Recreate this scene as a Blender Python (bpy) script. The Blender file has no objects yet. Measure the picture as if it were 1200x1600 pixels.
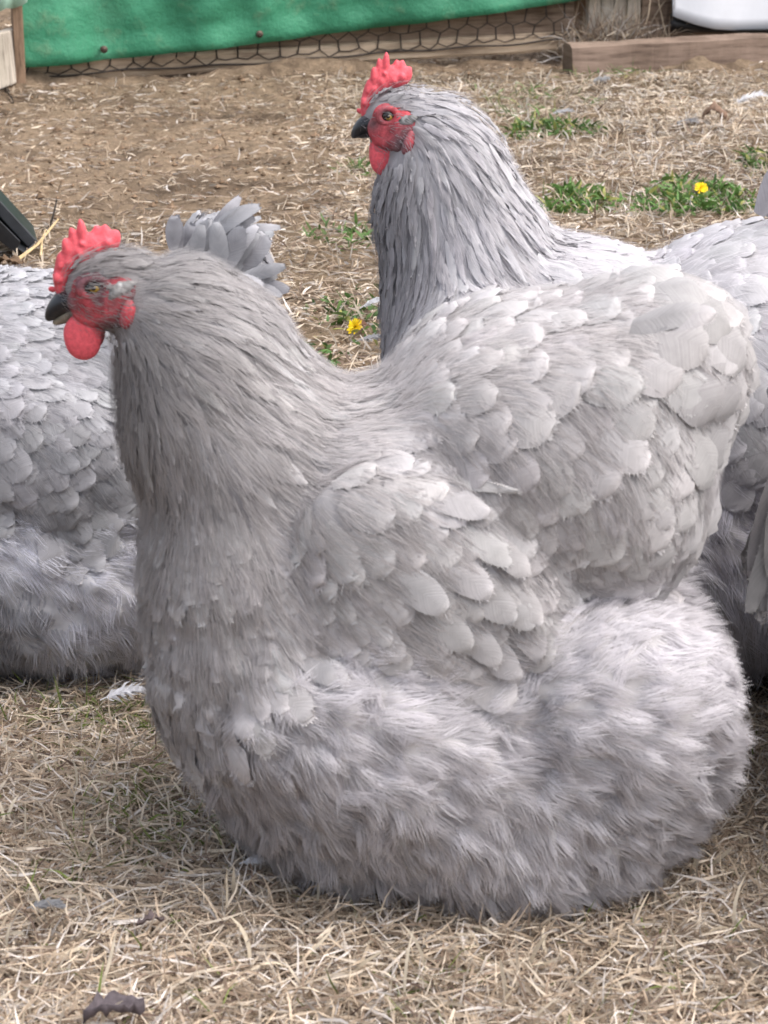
import bpy, math, random
import numpy as np
from mathutils import Vector, Matrix, kdtree

# ------------------------------------------------------------------ camera, world, sun, exposure
scene = bpy.context.scene
COL = scene.collection
FOC, CAM_H, PITCH = 3600.0, 0.72, math.radians(18.5)      # focal length in photo pixels (1200 x 1600 photo)
cam_d = bpy.data.cameras.new('camera'); cam = bpy.data.objects.new('camera', cam_d); COL.objects.link(cam)
cam.location = (0, 0, CAM_H); cam.rotation_euler = (math.pi/2 - PITCH, 0, 0)
cam_d.sensor_fit = 'VERTICAL'; cam_d.sensor_height = 36.0; cam_d.lens = 36.0*FOC/1600.0
cam_d.clip_start = 0.05; cam_d.clip_end = 500
cam_d.dof.use_dof = True; cam_d.dof.focus_distance = 2.15; cam_d.dof.aperture_fstop = 25.0
scene.camera = cam

SUN_EL, SUN_AZ = math.radians(60), math.radians(105)        # azimuth from +Y (away from camera) towards +X (right)
world = bpy.data.worlds.new('World'); scene.world = world; world.use_nodes = True
wn = world.node_tree.nodes; bg = wn['Background']
sky = wn.new('ShaderNodeTexSky'); sky.sky_type = 'NISHITA'; sky.sun_disc = False
sky.sun_elevation = SUN_EL; sky.sun_rotation = SUN_AZ; sky.air_density = 1.0; sky.dust_density = 5.0; sky.ozone_density = 0.6
hs = wn.new('ShaderNodeHueSaturation'); hs.inputs['Saturation'].default_value = .45      # thin overcast: paler than clear blue
world.node_tree.links.new(sky.outputs[0], hs.inputs['Color']); world.node_tree.links.new(hs.outputs[0], bg.inputs[0]); bg.inputs[1].default_value = 0.15
sun_d = bpy.data.lights.new('sun', 'SUN'); sun = bpy.data.objects.new('sun', sun_d); COL.objects.link(sun)
sun_d.energy = 0.65; sun_d.angle = math.radians(75); sun_d.color = (1.0, 0.96, 0.9)
sd = Vector((math.sin(SUN_AZ)*math.cos(SUN_EL), math.cos(SUN_AZ)*math.cos(SUN_EL), math.sin(SUN_EL)))
sun.rotation_euler = sd.to_track_quat('Z', 'Y').to_euler(); sun.location = (2, 2, 4)
vs = scene.view_settings; vs.view_transform = 'Standard'; vs.look = 'None'; vs.gamma = 1.0; vs.exposure = 1.18
vs.use_curve_mapping = False
scene.cycles.use_denoising = True
scene.cycles.max_bounces = 6; scene.cycles.diffuse_bounces = 3; scene.cycles.transparent_max_bounces = 4

# ------------------------------------------------------------------ helpers
RNG = np.random.default_rng(7)
cP, sP = math.cos(PITCH), math.sin(PITCH)
def ray(x, y):
    a = (np.asarray(x, float)-600)/FOC; b = (800-np.asarray(y, float))/FOC
    return np.stack([a, cP+b*sP, -sP+b*cP], -1)
def gnd(x, y, z=0.0):
    r = ray(x, y); p = r*((CAM_H-z)/-r[..., 2:3]); p[..., 2] += CAM_H; return p
def at(x, y, Y):
    r = ray(x, y); p = r*(np.asarray(Y, float)[..., None]/r[..., 1:2] if np.ndim(Y) else Y/r[..., 1:2]); p[..., 2] += CAM_H; return p
def to_px(P):
    d = np.asarray(P, float)-np.array([0, 0, CAM_H])
    depth = d[..., 1]*cP-d[..., 2]*sP; up = d[..., 1]*sP+d[..., 2]*cP
    return np.stack([600+FOC*d[..., 0]/depth, 800-FOC*up/depth], -1)

def vnoise(P, scale, seed=0):
    """value noise in 2-D or 3-D, numpy, 0..1"""
    P = np.asarray(P, float)*scale; d = P.shape[-1]
    i = np.floor(P).astype(np.int64); f = P-i; f = f*f*(3-2*f)
    out = np.zeros(P.shape[:-1])
    for c in range(2**d):
        h = np.full(P.shape[:-1], seed*7919+13, dtype=np.int64); w = np.ones(P.shape[:-1])
        for k in range(d):
            b = (c >> k) & 1
            h = (h*31+(i[..., k]+b)*(374761393+668265263*k)) & 0x7fffffff
            w = w*(f[..., k] if b else 1-f[..., k])
        h = ((h ^ (h >> 13))*1274126177) & 0x7fffffff
        h = ((h ^ (h >> 16))*974634777) & 0x7fffffff
        out += w*((h & 0xffff)/65535.0)
    return out

def norm(v): return v/np.maximum(np.linalg.norm(v, axis=-1, keepdims=True), 1e-9)

def mesh(name, V, F, mat=None, parent=None, col=None, uv=None, smooth=True, nrm=None):
    """V (n,3); F: array (m,k) or list of such arrays; col: (n,3) point colour; uv: (n,2) per point"""
    V = np.asarray(V, np.float32).reshape(-1, 3)
    Fs = F if isinstance(F, list) else [F]
    Fs = [np.asarray(f, np.int32) for f in Fs if len(f)]
    me = bpy.data.meshes.new(name)
    li = np.concatenate([f.ravel() for f in Fs]); tot = np.concatenate([np.full(len(f), f.shape[1], np.int32) for f in Fs])
    st = np.concatenate([[0], np.cumsum(tot)[:-1]]).astype(np.int32)
    me.vertices.add(len(V)); me.vertices.foreach_set('co', V.ravel())
    me.loops.add(len(li)); me.loops.foreach_set('vertex_index', li)
    me.polygons.add(len(tot)); me.polygons.foreach_set('loop_start', st); me.polygons.foreach_set('loop_total', tot)
    me.polygons.foreach_set('use_smooth', np.full(len(tot), bool(smooth)))
    if uv is not None:
        l = me.uv_layers.new(name='UVMap'); l.data.foreach_set('uv', np.asarray(uv, np.float32)[li].ravel())
    if col is not None:
        a = me.color_attributes.new('col', 'FLOAT_COLOR', 'POINT')
        c = np.ones((len(V), 4), np.float32); c[:, :3] = col; a.data.foreach_set('color', c.ravel())
    me.update(calc_edges=True)
    if nrm is not None:
        me.normals_split_custom_set_from_vertices(np.asarray(nrm, np.float32))
    if mat is not None: me.materials.append(mat)
    o = bpy.data.objects.new(name, me); COL.objects.link(o)
    if parent is not None: o.parent = parent; o.matrix_parent_inverse = parent.matrix_world.inverted()
    return o
def empty(name, loc):
    o = bpy.data.objects.new(name, None); COL.objects.link(o); o.location = loc; o.empty_display_size = 0.02
    o.matrix_world = Matrix.Translation(loc)
    return o
def tag(o, label=None, cat=None, group=None, kind=None):
    if label: o['label'] = label
    if cat: o['category'] = cat
    if group: o['group'] = group
    if kind: o['kind'] = kind
    return o

class MB:
    """collects simple shapes for one mesh"""
    def __init__(s): s.V = []; s.F = {3: [], 4: []}; s.n = 0
    def add(s, V, F):
        V = np.asarray(V, float).reshape(-1, 3); F = np.asarray(F, int)
        s.V.append(V); s.F[F.shape[1]].append(F+s.n); s.n += len(V)
    def tube(s, pts, r, seg=6):
        pts = np.asarray(pts, float); n = len(pts); r = np.broadcast_to(np.asarray(r, float), (n,))
        t = norm(np.gradient(pts, axis=0)); ref = np.array([0.13, 0.27, 0.95]) if abs(t[0, 2]) < .9 else np.array([1., 0.1, 0])
        a = norm(np.cross(t, ref)); b = np.cross(t, a)
        th = np.arange(seg)*2*math.pi/seg
        V = pts[:, None]+r[:, None, None]*(np.cos(th)[None, :, None]*a[:, None]+np.sin(th)[None, :, None]*b[:, None])
        i, j = np.meshgrid(np.arange(n-1), np.arange(seg), indexing='ij'); jj = (j+1) % seg
        s.add(V, np.stack([i*seg+j, i*seg+jj, (i+1)*seg+jj, (i+1)*seg+j], -1).reshape(-1, 4))
        base = s.n-n*seg
        for e, k in ((0, -1), (n-1, 1)):
            c = s.n; s.V.append(pts[e:e+1]); s.n += 1
            ring = base+e*seg+np.arange(seg); nx = np.roll(ring, -1)
            s.F[3].append(np.stack([ring, nx, np.full(seg, c)], -1)[:, ::(-k)])
    def box(s, P8):                                    # eight corners: bottom 0-3, top 4-7
        s.add(P8, [[0, 3, 2, 1], [4, 5, 6, 7], [0, 1, 5, 4], [1, 2, 6, 5], [2, 3, 7, 6], [3, 0, 4, 7]])
    def grid(s, G):
        n, m = G.shape[:2]; i, j = np.meshgrid(np.arange(n-1), np.arange(m-1), indexing='ij')
        s.add(G.reshape(-1, 3), np.stack([i*m+j, i*m+j+1, (i+1)*m+j+1, (i+1)*m+j], -1).reshape(-1, 4))
    def build(s, name, mat, parent=None, smooth=False, **k):
        Fs = [np.concatenate(f) for f in s.F.values() if f]
        return mesh(name, np.concatenate(s.V), Fs, mat, parent, smooth=smooth, **k)

# ------------------------------------------------------------------ implicit bodies
class Blob:
    """smooth union of ellipsoids: rows (centre, radii, 3x3 world-to-local)"""
    def __init__(s, E, k=0.012, floor=None, fine=None, lumps=0.0):
        s.lumps = lumps
        s.fine = fine                                   # a second blob (the head) joined with a tight blend
        s.C = np.array([e[0] for e in E]); s.R = np.array([e[1] for e in E]); s.M = np.array([e[2] for e in E]); s.k = k; s.floor = floor
    def f(s, P):
        shp = P.shape[:-1]; P = P.reshape(-1, 3); D = []
        for c, r, m in zip(s.C, s.R, s.M):
            q = (P-c)@m.T; k0 = np.linalg.norm(q/r, axis=1); k1 = np.linalg.norm(q/(r*r), axis=1)
            D.append(k0*(k0-1)/np.maximum(k1, 1e-9))
        D = np.array(D); m = D.min(0); d = m-s.k*np.log(np.exp(-(D-m)/s.k).sum(0))
        if s.fine is not None:
            d2 = s.fine.f(P); m = np.minimum(d, d2); kk = .005; d = m-kk*np.log(np.exp(-(d-m)/kk)+np.exp(-(d2-m)/kk))
        if s.lumps:
            w = s.lumps*np.clip((.215-P[:, 2])/.06, 0, 1)
            d = d-w*(np.sin(P@np.array([92., 31, 40])+1)*np.sin(P@np.array([-35., 88, 61])+2)+.8*np.sin(P@np.array([50., -40, 118])+.5)*np.sin(P@np.array([140., 30, -70]))+.6*np.sin(P@np.array([210., 60, 90])+1.7)*np.sin(P@np.array([-80., 40, 230])))
        if s.floor is not None: d = np.maximum(d, s.floor-P[:, 2])
        return d.reshape(shp)
    def g(s, P, e=8e-4):
        o = np.zeros(P.shape)
        for sg in ((1, 1, 1), (1, -1, -1), (-1, 1, -1), (-1, -1, 1)):
            sg = np.array(sg, float); o += sg*s.f(P+sg*e)[..., None]
        return norm(o)
    def project(s, P, it=3):
        for _ in range(it): P = P-np.clip(s.f(P), -.03, .03)[..., None]*s.g(P)
        return P
    def surface(s, step):
        C, R = (s.C, s.R) if s.fine is None else (np.concatenate([s.C, s.fine.C]), np.concatenate([s.R, s.fine.R]))
        rmax = R.max(1); lo = (C-rmax[:, None]).min(0)-3*step; hi = (C+rmax[:, None]).max(0)+3*step
        ax = [np.arange(l, h, step) for l, h in zip(lo, hi)]
        n = [len(a) for a in ax]
        F = np.empty(n)
        for i in range(n[0]):
            Y, Z = np.meshgrid(ax[1], ax[2], indexing='ij'); F[i] = s.f(np.stack([np.full_like(Y, ax[0][i]), Y, Z], -1))
        ins = F < 0
        cnt = np.zeros([k-1 for k in n], np.int8)
        acc = np.zeros([k-1 for k in n]+[3]); num = np.zeros([k-1 for k in n])
        def sl(a, o): return a[o[0]:n[0]-1+o[0], o[1]:n[1]-1+o[1], o[2]:n[2]-1+o[2]]
        for d in range(3):
            for b in range(2):
                for c in range(2):
                    o0 = [0, 0, 0]; others = [k for k in range(3) if k != d]; o0[others[0]] = b; o0[others[1]] = c
                    o1 = list(o0); o1[d] = 1
                    fa, fb = sl(F, o0), sl(F, o1); x = (fa < 0) != (fb < 0)
                    t = np.where(x, fa/np.where(x, fa-fb, 1), 0)
                    for k in range(3): acc[..., k] += np.where(x, (t if k == d else o0[k]), 0)
                    num += x
        act = num > 0; idx = np.full(act.shape, -1); ii = np.argwhere(act); idx[act] = np.arange(len(ii))
        V = (ii+acc[act]/num[act][:, None])*step+lo
        Q = []
        for d in range(3):
            a, b = [(1, 2), (2, 0), (0, 1)][d]
            s0 = [slice(0, n[0]), slice(0, n[1]), slice(0, n[2])]; s1 = list(s0); s0[d] = slice(0, n[d]-1); s1[d] = slice(1, n[d])
            A, B = ins[tuple(s0)], ins[tuple(s1)]; e = np.argwhere(A != B); e = e[(e[:, a] > 0) & (e[:, b] > 0) & (e[:, a] < n[a]-1) & (e[:, b] < n[b]-1)]
            if not len(e): continue
            fl = A[tuple(e.T)]
            def cell(da, db):
                q = e.copy(); q[:, a] -= da; q[:, b] -= db; return idx[tuple(q.T)]
            q = np.stack([cell(1, 1), cell(0, 1), cell(0, 0), cell(1, 0)], -1)
            q[~fl] = q[~fl][:, ::-1]; Q.append(q)
        V = s.project(V, 2)
        return V, np.concatenate(Q)

# ------------------------------------------------------------------ materials
def lin(r, g, b):
    f = lambda c: (c/255/12.92) if c/255 <= .04045 else ((c/255+.055)/1.055)**2.4
    return (f(r), f(g), f(b))
def new_mat(name):
    m = bpy.data.materials.new(name); m.use_nodes = True
    nt = m.node_tree; return m, nt, nt.nodes, nt.links, nt.nodes['Principled BSDF']
def mix_col(nt, fac, a, b, mode='MIX'):
    n = nt.nodes.new('ShaderNodeMix'); n.data_type = 'RGBA'; n.blend_type = mode
    for sock, v in ((n.inputs[0], fac), (n.inputs[6], a), (n.inputs[7], b)):
        if hasattr(v, 'is_linked'): nt.links.new(v, sock)
        elif isinstance(v, (int, float)): sock.default_value = v
        else: sock.default_value = (*v, 1)
    return n.outputs[2]
def noise(nt, scale, detail=4, rough=.55, vec=None, dim='3D'):
    n = nt.nodes.new('ShaderNodeTexNoise'); n.inputs['Scale'].default_value = scale; n.inputs['Detail'].default_value = detail
    n.inputs['Roughness'].default_value = rough
    if vec is not None: nt.links.new(vec, n.inputs['Vector'])
    return n.outputs[0]
def ramp(nt, fac, stops):
    n = nt.nodes.new('ShaderNodeValToRGB'); e = n.color_ramp.elements
    while len(e) < len(stops): e.new(0.5)
    for el, (p, c) in zip(e, stops): el.position = p; el.color = (*c, 1) if len(c) == 3 else c
    nt.links.new(fac, n.inputs[0]); return n.outputs[0]
def obj_vec(nt, scale=(1, 1, 1)):
    t = nt.nodes.new('ShaderNodeTexCoord'); m = nt.nodes.new('ShaderNodeMapping'); m.inputs['Scale'].default_value = scale
    nt.links.new(t.outputs['Object'], m.inputs[0]); return m.outputs[0]
def bump(nt, h, strength, dist, bsdf):
    b = nt.nodes.new('ShaderNodeBump'); b.inputs['Strength'].default_value = strength; b.inputs['Distance'].default_value = dist
    nt.links.new(h, b.inputs['Height']); nt.links.new(b.outputs[0], bsdf.inputs['Normal'])

def attr_mat(name, rough=.8, spec=.2, transl=0.0, barbs=False, noise_amt=.15, nscale=120, sheen=0.0):
    """colour from the mesh's own colour attribute, broken by fine noise"""
    m, nt, N, Lk, b = new_mat(name)
    a = N.new('ShaderNodeVertexColor'); a.layer_name = 'col'; c = a.outputs[0]
    nz = noise(nt, nscale, 3, .6, obj_vec(nt))
    g = ramp(nt, nz, [(0.25, (1-noise_amt,)*3), (0.75, (1+noise_amt,)*3)])
    c = mix_col(nt, 1.0, c, g, 'MULTIPLY')
    if barbs:
        uv = N.new('ShaderNodeUVMap'); uv.uv_map = 'UVMap'; sp = N.new('ShaderNodeSeparateXYZ'); Lk.new(uv.outputs[0], sp.inputs[0])
        ab = N.new('ShaderNodeMath'); ab.operation = 'ABSOLUTE'; Lk.new(sp.outputs[0], ab.inputs[0])
        ma = N.new('ShaderNodeMath'); ma.operation = 'MULTIPLY_ADD'; Lk.new(ab.outputs[0], ma.inputs[0]); ma.inputs[1].default_value = -.45; Lk.new(sp.outputs[1], ma.inputs[2])
        cx = N.new('ShaderNodeCombineXYZ'); Lk.new(ma.outputs[0], cx.inputs[1])
        n2 = noise(nt, 26, 3, .7, cx.outputs[0])
        g2 = ramp(nt, n2, [(0.3, (.86, .86, .86)), (0.7, (1.1, 1.1, 1.1))])
        c = mix_col(nt, 1.0, c, g2, 'MULTIPLY')
        bump(nt, n2, .35, .0012, b)
    Lk.new(c, b.inputs['Base Color']); b.inputs['Roughness'].default_value = rough; b.inputs['Specular IOR Level'].default_value = spec
    if sheen: b.inputs['Sheen Weight'].default_value = sheen
    if transl:
        t = N.new('ShaderNodeBsdfTranslucent'); Lk.new(c, t.inputs[0]); mx = N.new('ShaderNodeMixShader'); mx.inputs[0].default_value = transl
        Lk.new(b.outputs[0], mx.inputs[1]); Lk.new(t.outputs[0], mx.inputs[2]); Lk.new(mx.outputs[0], N['Material Output'].inputs[0])
    return m
def plain(name, colour, rough=.6, spec=.3, var=.15, nscale=40, bmp=0.0, bdist=.001, stretch=(1, 1, 1), dark=None, metal=0.0, sss=0.0):
    m, nt, N, Lk, b = new_mat(name); v = obj_vec(nt, stretch)
    nz = noise(nt, nscale, 6, .6, v)
    d = dark if dark is not None else tuple(c*(1-2*var) for c in colour); l = tuple(min(1, c*(1+var)) for c in colour)
    Lk.new(ramp(nt, nz, [(0.3, d), (0.7, l)]), b.inputs['Base Color'])
    b.inputs['Roughness'].default_value = rough; b.inputs['Specular IOR Level'].default_value = spec; b.inputs['Metallic'].default_value = metal
    if sss:
        b.inputs['Subsurface Weight'].default_value = sss; b.inputs['Subsurface Radius'].default_value = (.006, .002, .0015); b.inputs['Subsurface Scale'].default_value = 1
    if bmp: bump(nt, nz, bmp, bdist, b)
    return m
M_FEATHER = attr_mat('feather', .75, .15, .12, barbs=True, noise_amt=.10, nscale=90, sheen=.1)
M_FLUFF = attr_mat('down', .9, .05, .5, noise_amt=.08, nscale=60)
M_BODY = attr_mat('under_plumage', .9, .05, 0, noise_amt=.12, nscale=80)
M_SKIN = attr_mat('red_skin', .6, .25, 0, noise_amt=.35, nscale=520)
M_GRASS = attr_mat('dry_grass', .7, .2, .25, noise_amt=.18, nscale=150)
M_LEAF = attr_mat('green_leaf', .55, .3, .25, noise_amt=.2, nscale=120)
M_COMB = plain('comb_skin', lin(220, 92, 102), .55, .3, .12, 450, .45, .0014, sss=.15)
M_BEAK = plain('beak_horn', (.018, .019, .024), .32, .5, .25, 90, .1, .0006)
M_BEAKTIP = plain('beak_pale_horn', (.25, .22, .17), .4, .4, .25, 120)
M_EYE = plain('eye_dark', (.015, .010, .008), .08, .7, .2, 60)
M_IRIS = plain('eye_iris', (.30, .19, .035), .15, .6, .25, 400)
M_LEG = plain('leg_scale', (.07, .075, .085), .5, .35, .25, 180, .4, .001)
# ------------------------------------------------------------------ ground
def gh(x, y):
    P = np.stack([np.asarray(x, float), np.asarray(y, float)], -1)
    h = (vnoise(P, 3.1, 1)-.5)*.014+(vnoise(P, 11, 2)-.5)*.007
    far = np.clip((P[..., 1]-2.4)/1.5, 0, 1)
    h = h+far*((vnoise(P, 26, 3)-.5)*.016+(vnoise(P, 70, 4)-.5)*.008)
    flat = np.clip((np.abs(P[..., 0])-6)/10, 0, 1)
    return h*(1-flat)
def soil(px, py):
    """share of bare soil at a place of the yard, laid out from the photograph's ground plane"""
    px = np.asarray(px, float); py = np.asarray(py, float)
    s = .05+.75*np.clip((430-py)/120, 0, 1)*np.clip((640-px)/200, 0, 1)
    s = np.maximum(s, .35*np.clip((640-py)/100, 0, 1)*np.clip((700-px)/150, 0, 1))
    s = np.maximum(s, .9*np.clip((142-py)/30, 0, 1))
    s = np.maximum(s, .18*np.clip((620-py)/100, 0, 1))
    return s
gx = np.concatenate([-np.geomspace(90, 1.5, 22), np.arange(-1.4, 1.6, .018), np.geomspace(1.7, 90, 22)])
gy = np.concatenate([-np.geomspace(60, .6, 14), np.arange(.7, 6.6, .018), np.geomspace(6.8, 140, 22)])
GX, GY = np.meshgrid(gx, gy, indexing='ij'); G = np.stack([GX, GY, gh(GX, GY)], -1)
pp = to_px(np.stack([GX, np.maximum(GY, .9), 0*GX], -1)); SO = np.where((GY > .9) & (GY < 8), soil(pp[..., 0], pp[..., 1]), .4)
n_ = vnoise(G[..., :2], 9, 5)*.6+vnoise(G[..., :2], 45, 6)*.4
soil_c = np.array(lin(134, 117, 99)); thatch_c = np.array(lin(112, 97, 79)); dark_c = np.array(lin(84, 71, 60))
gcol = thatch_c+(soil_c-thatch_c)*np.clip(SO*1.2, 0, 1)[..., None]
gcol = gcol+(dark_c-gcol)*(np.clip((n_-.5)*3.0, 0, .85))[..., None]
m, nt, N, Lk, b_ = new_mat('yard_soil')
va = N.new('ShaderNodeVertexColor'); va.layer_name = 'col'
n1 = noise(nt, 55, 8, .7, obj_vec(nt)); n2 = noise(nt, 260, 4, .7, obj_vec(nt))
c_ = mix_col(nt, 1, va.outputs[0], ramp(nt, n1, [(.3, (.55, .53, .5)), (.52, (1, 1, 1)), (.75, (1.35, 1.3, 1.22))]), 'MULTIPLY')
c_ = mix_col(nt, 1, c_, ramp(nt, n2, [(.32, (.6, .58, .56)), (.55, (1.05, 1.05, 1.05)), (.8, (1.3, 1.25, 1.15))]), 'MULTIPLY')
Lk.new(c_, b_.inputs['Base Color']); b_.inputs['Roughness'].default_value = .95; b_.inputs['Specular IOR Level'].default_value = .1
bump(nt, n1, .8, .012, b_)
M_SOIL = m
mb = MB(); mb.grid(G.transpose(1, 0, 2)); ground = mb.build('ground', M_SOIL, smooth=True, col=gcol.transpose(1, 0, 2).reshape(-1, 3)); tag(ground, kind='structure')

# ------------------------------------------------------------------ fence
FA, FB = gnd(40., 128.), gnd(890., 92.)
FU = norm((FB-FA)*np.array([1, 1, 0])); FN = np.array([FU[1], -FU[0], 0.])
if FN[1] > 0: FN = -FN                                     # towards the camera
def fp(px, py, off=0.0):
    """point where the photo ray meets the fence plane shifted off metres towards the camera"""
    r = ray(px, py); o = np.array([0, 0, CAM_H]); q = FA+FN*np.asarray(off, float)[..., None]
    t = ((q-o)@FN)/(r@FN); return o+r*t[..., None]
def wood(name, c, dark, sc=30, stretch=(2, 2, 2), rough=.85):
    m, nt, N, Lk, b = new_mat(name)
    g = noise(nt, sc, 8, .7, obj_vec(nt, stretch)); g2 = noise(nt, 7, 5, .6, obj_vec(nt))
    cc = ramp(nt, g, [(.28, dark), (.5, c), (.75, tuple(min(1, x*1.25) for x in c))])
    cc = mix_col(nt, 1, cc, ramp(nt, g2, [(.3, (.6, .57, .53)), (.6, (1.05, 1.03, 1))]), 'MULTIPLY')
    Lk.new(cc, b.inputs['Base Color']); b.inputs['Roughness'].default_value = rough; b.inputs['Specular IOR Level'].default_value = .15
    bump(nt, g, .6, .004, b); return m
ang = math.atan2(FU[1], FU[0])
M_BOARD = wood('weathered_board', lin(150, 132, 118), lin(88, 72, 62), 22, (.35, .35, 6))
M_BOARD2 = wood('weathered_board_pale', lin(186, 168, 148), lin(116, 98, 84), 22, (.35, .35, 6))
M_LOG = wood('sleeper_timber', lin(126, 110, 100), lin(80, 67, 60), 20, (.4, .4, 5))
M_GREY = wood('grey_plank', lin(190, 182, 172), lin(120, 110, 104), 26, (7, 7, .4))
M_POST = wood('post_wood', lin(140, 118, 100), lin(80, 64, 54), 26, (6, 6, .5))
UP = np.array([0, 0, 1.])
def plank(name, p0, p1, h, t, mat, parent=None, off=0., wob=.003, seed=0, n=26):
    """board from p0 to p1 (bottom edge, world), height h along up, thickness t towards the camera; worn uneven edges"""
    r = np.random.default_rng(seed); p0 = np.asarray(p0, float)+FN*off; p1 = np.asarray(p1, float)+FN*off
    s = np.linspace(0, 1, n)[:, None]; base = p0+(p1-p0)*s
    def w(): return (np.convolve(r.normal(0, 1, n+6), np.ones(5)/5, 'same')[3:-3]*wob)[:, None]
    hb = np.asarray(h if np.ndim(h) else [h, h], float); hh = (hb[0]+(hb[1]-hb[0])*s)
    e = min(.006, t*.3)
    ring = [base+UP*w()-FN*0, base+UP*(w())+FN*(t-e+w()), base+UP*(e+w())+FN*(t+w()), base+UP*(hh-e+w())+FN*(t+w()), base+UP*(hh+w())+FN*(t-e+w()), base+UP*(hh+w())]
    R = np.stack(ring, 1); k = R.shape[1]
    mb = MB(); i, j = np.meshgrid(np.arange(n-1), np.arange(k), indexing='ij'); jj = (j+1) % k
    mb.add(R.reshape(-1, 3), np.stack([i*k+j, i*k+jj, (i+1)*k+jj, (i+1)*k+j], -1).reshape(-1, 4))
    for q, sgn in ((0, 1), (n-1, -1)):
        c = R[q].mean(0); V = np.concatenate([R[q], c[None]]); f = np.array([[a, (a+1) % k, k] for a in range(k)]); mb.add(V, f[:, ::sgn])
    return mb.build(name, mat, parent)
fence = empty('board_fence', tuple(FA))
tag(fence, 'weathered board fence with bowed planks behind the green tarp and chicken wire', 'fence')
plank('board', fp(20, 128, 0), fp(893, 76, 0), [.045, .045], .03, M_BOARD2, fence, .0, seed=1)
plank('board', fp(20, 116, 0), fp(893, 52, 0), [.10, .16], .022, M_BOARD, fence, -.012, seed=2)
for k, (px, pt) in enumerate(((300, 20), (905, -10))):
    b0 = fp(px, 80, -.02); b0[2] = 0
    plank('post', b0-FU*.05, b0+FU*.05, 1.3, .05, M_POST, fence, -.06, seed=10+k, n=8)
plank('rail', fp(20, -330, 0), fp(1000, -400, 0), .09, .03, M_BOARD, fence, -.03, seed=14)
# boards right of the tarp, in front of them a long sleeper
rb = empty('upright_planks', tuple(fp(960, 60, 0)*np.array([1, 1, 0])))
tag(rb, 'upright grey and brown planks between the green tarp and the white sheet', 'fence')
def upright(x0, x1, yb, mat, off, seed, name='plank'):
    a = fp(x0, yb, off); b = fp(x1, yb, off); a[2] = b[2] = min(a[2], b[2])
    return plank(name, a, b, .9, .022, mat, rb, 0, .0015, seed, 8)
for k, (x0, x1, mt) in enumerate(((914, 932, M_GREY), (933.5, 951, M_GREY), (952.5, 972, M_GREY), (973.5, 993, M_GREY), (996, 1046, M_BOARD), (1048, 1120, M_BOARD), (1122, 1200, M_BOARD), (1202, 1290, M_BOARD))):
    upright(x0, x1, 62, mt, .0+.004*(k % 2), 30+k)
# sleeper lying on the ground in front
la, lb = gnd(894., 117.), gnd(1330., 96.)
LU = norm((lb-la)); LN = np.array([LU[1], -LU[0], 0.]); LN = LN if LN[1] < 0 else -LN
def sleeper():
    n = 40; r = np.random.default_rng(5); s = np.linspace(0, 1, n)
    base = la+(lb-la)*s[:, None]; H = np.interp(s, [0, .4, 1], [.066, .070, .066]); D = .055
    def w(a): return np.convolve(r.normal(0, 1, n+6), np.ones(5)/5, 'same')[3:-3]*a
    prof = [(0, -.03), (-.004, .012), (.004, .9), (.018, 1.), (D-.01, 1.), (D, .9), (D, -.03)]
    R = np.stack([base+(-LN)*(d+w(.004))[:, None]+UP*(np.where(h > 0, h*H, h)+w(.003))[:, None] for d, h in prof], 1); k = len(prof)
    mb = MB(); i, j = np.meshgrid(np.arange(n-1), np.arange(k), indexing='ij'); jj = (j+1) % k
    mb.add(R.reshape(-1, 3), np.stack([i*k+j, i*k+jj, (i+1)*k+jj, (i+1)*k+j], -1).reshape(-1, 4))
    for q, sg in ((0, 1), (n-1, -1)):
        V = np.concatenate([R[q], R[q].mean(0)[None]]); mb.add(V, np.array([[a, (a+1) % k, k] for a in range(k)])[:, ::sg])
    return mb.build('timber_sleeper', M_LOG)
tag(sleeper(), 'brown timber sleeper with a pale knot lying below the white sheet', 'timber')
# soil banked against the right end of the sleeper and along the fence foot
def bank(path, w, h, seed):
    path = np.asarray(path); n = 60; s = np.linspace(0, 1, n); P = np.stack([np.interp(s, np.linspace(0, 1, len(path)), path[:, k]) for k in range(3)], 1)
    t = norm(np.gradient(P, axis=0)); nn = np.stack([t[:, 1], -t[:, 0], 0*s], 1)
    v = np.linspace(-1, 1, 15); G = P[:, None]+nn[:, None]*(v*w)[None, :, None]
    pr = (np.cos(v*math.pi)*.5+.5)[None]*h*(.35+1.3*vnoise(P[:, :2], 7, seed))[:, None]*np.sin(np.clip(s*6, 0, math.pi/2))[:, None]*np.sin(np.clip((1-s)*6, 0, math.pi/2))[:, None]
    G[..., 2] = -.012+pr+.016*(vnoise(G[..., :2], 30, seed+1)-.5)+.012*(vnoise(G[..., :2], 80, seed+2)-.5)
    cc = soil_c*.92+(dark_c-soil_c)*np.clip((vnoise(G[..., :2], 35, seed+3)-.45)*2, 0, .8)[..., None]
    mb = MB(); mb.grid(G); o = mb.build('soil_bank', M_SOIL, smooth=True, col=cc.reshape(-1, 3)); tag(o, kind='structure'); return o
bank([gnd(1040., 116.), gnd(1150., 100.), gnd(1330., 92.)], .11, .045, 21)
bank([gnd(-120., 148.), gnd(60., 130.), gnd(300., 126.), gnd(560., 112.), gnd(870., 96.)], .09, .028, 31)

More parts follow.
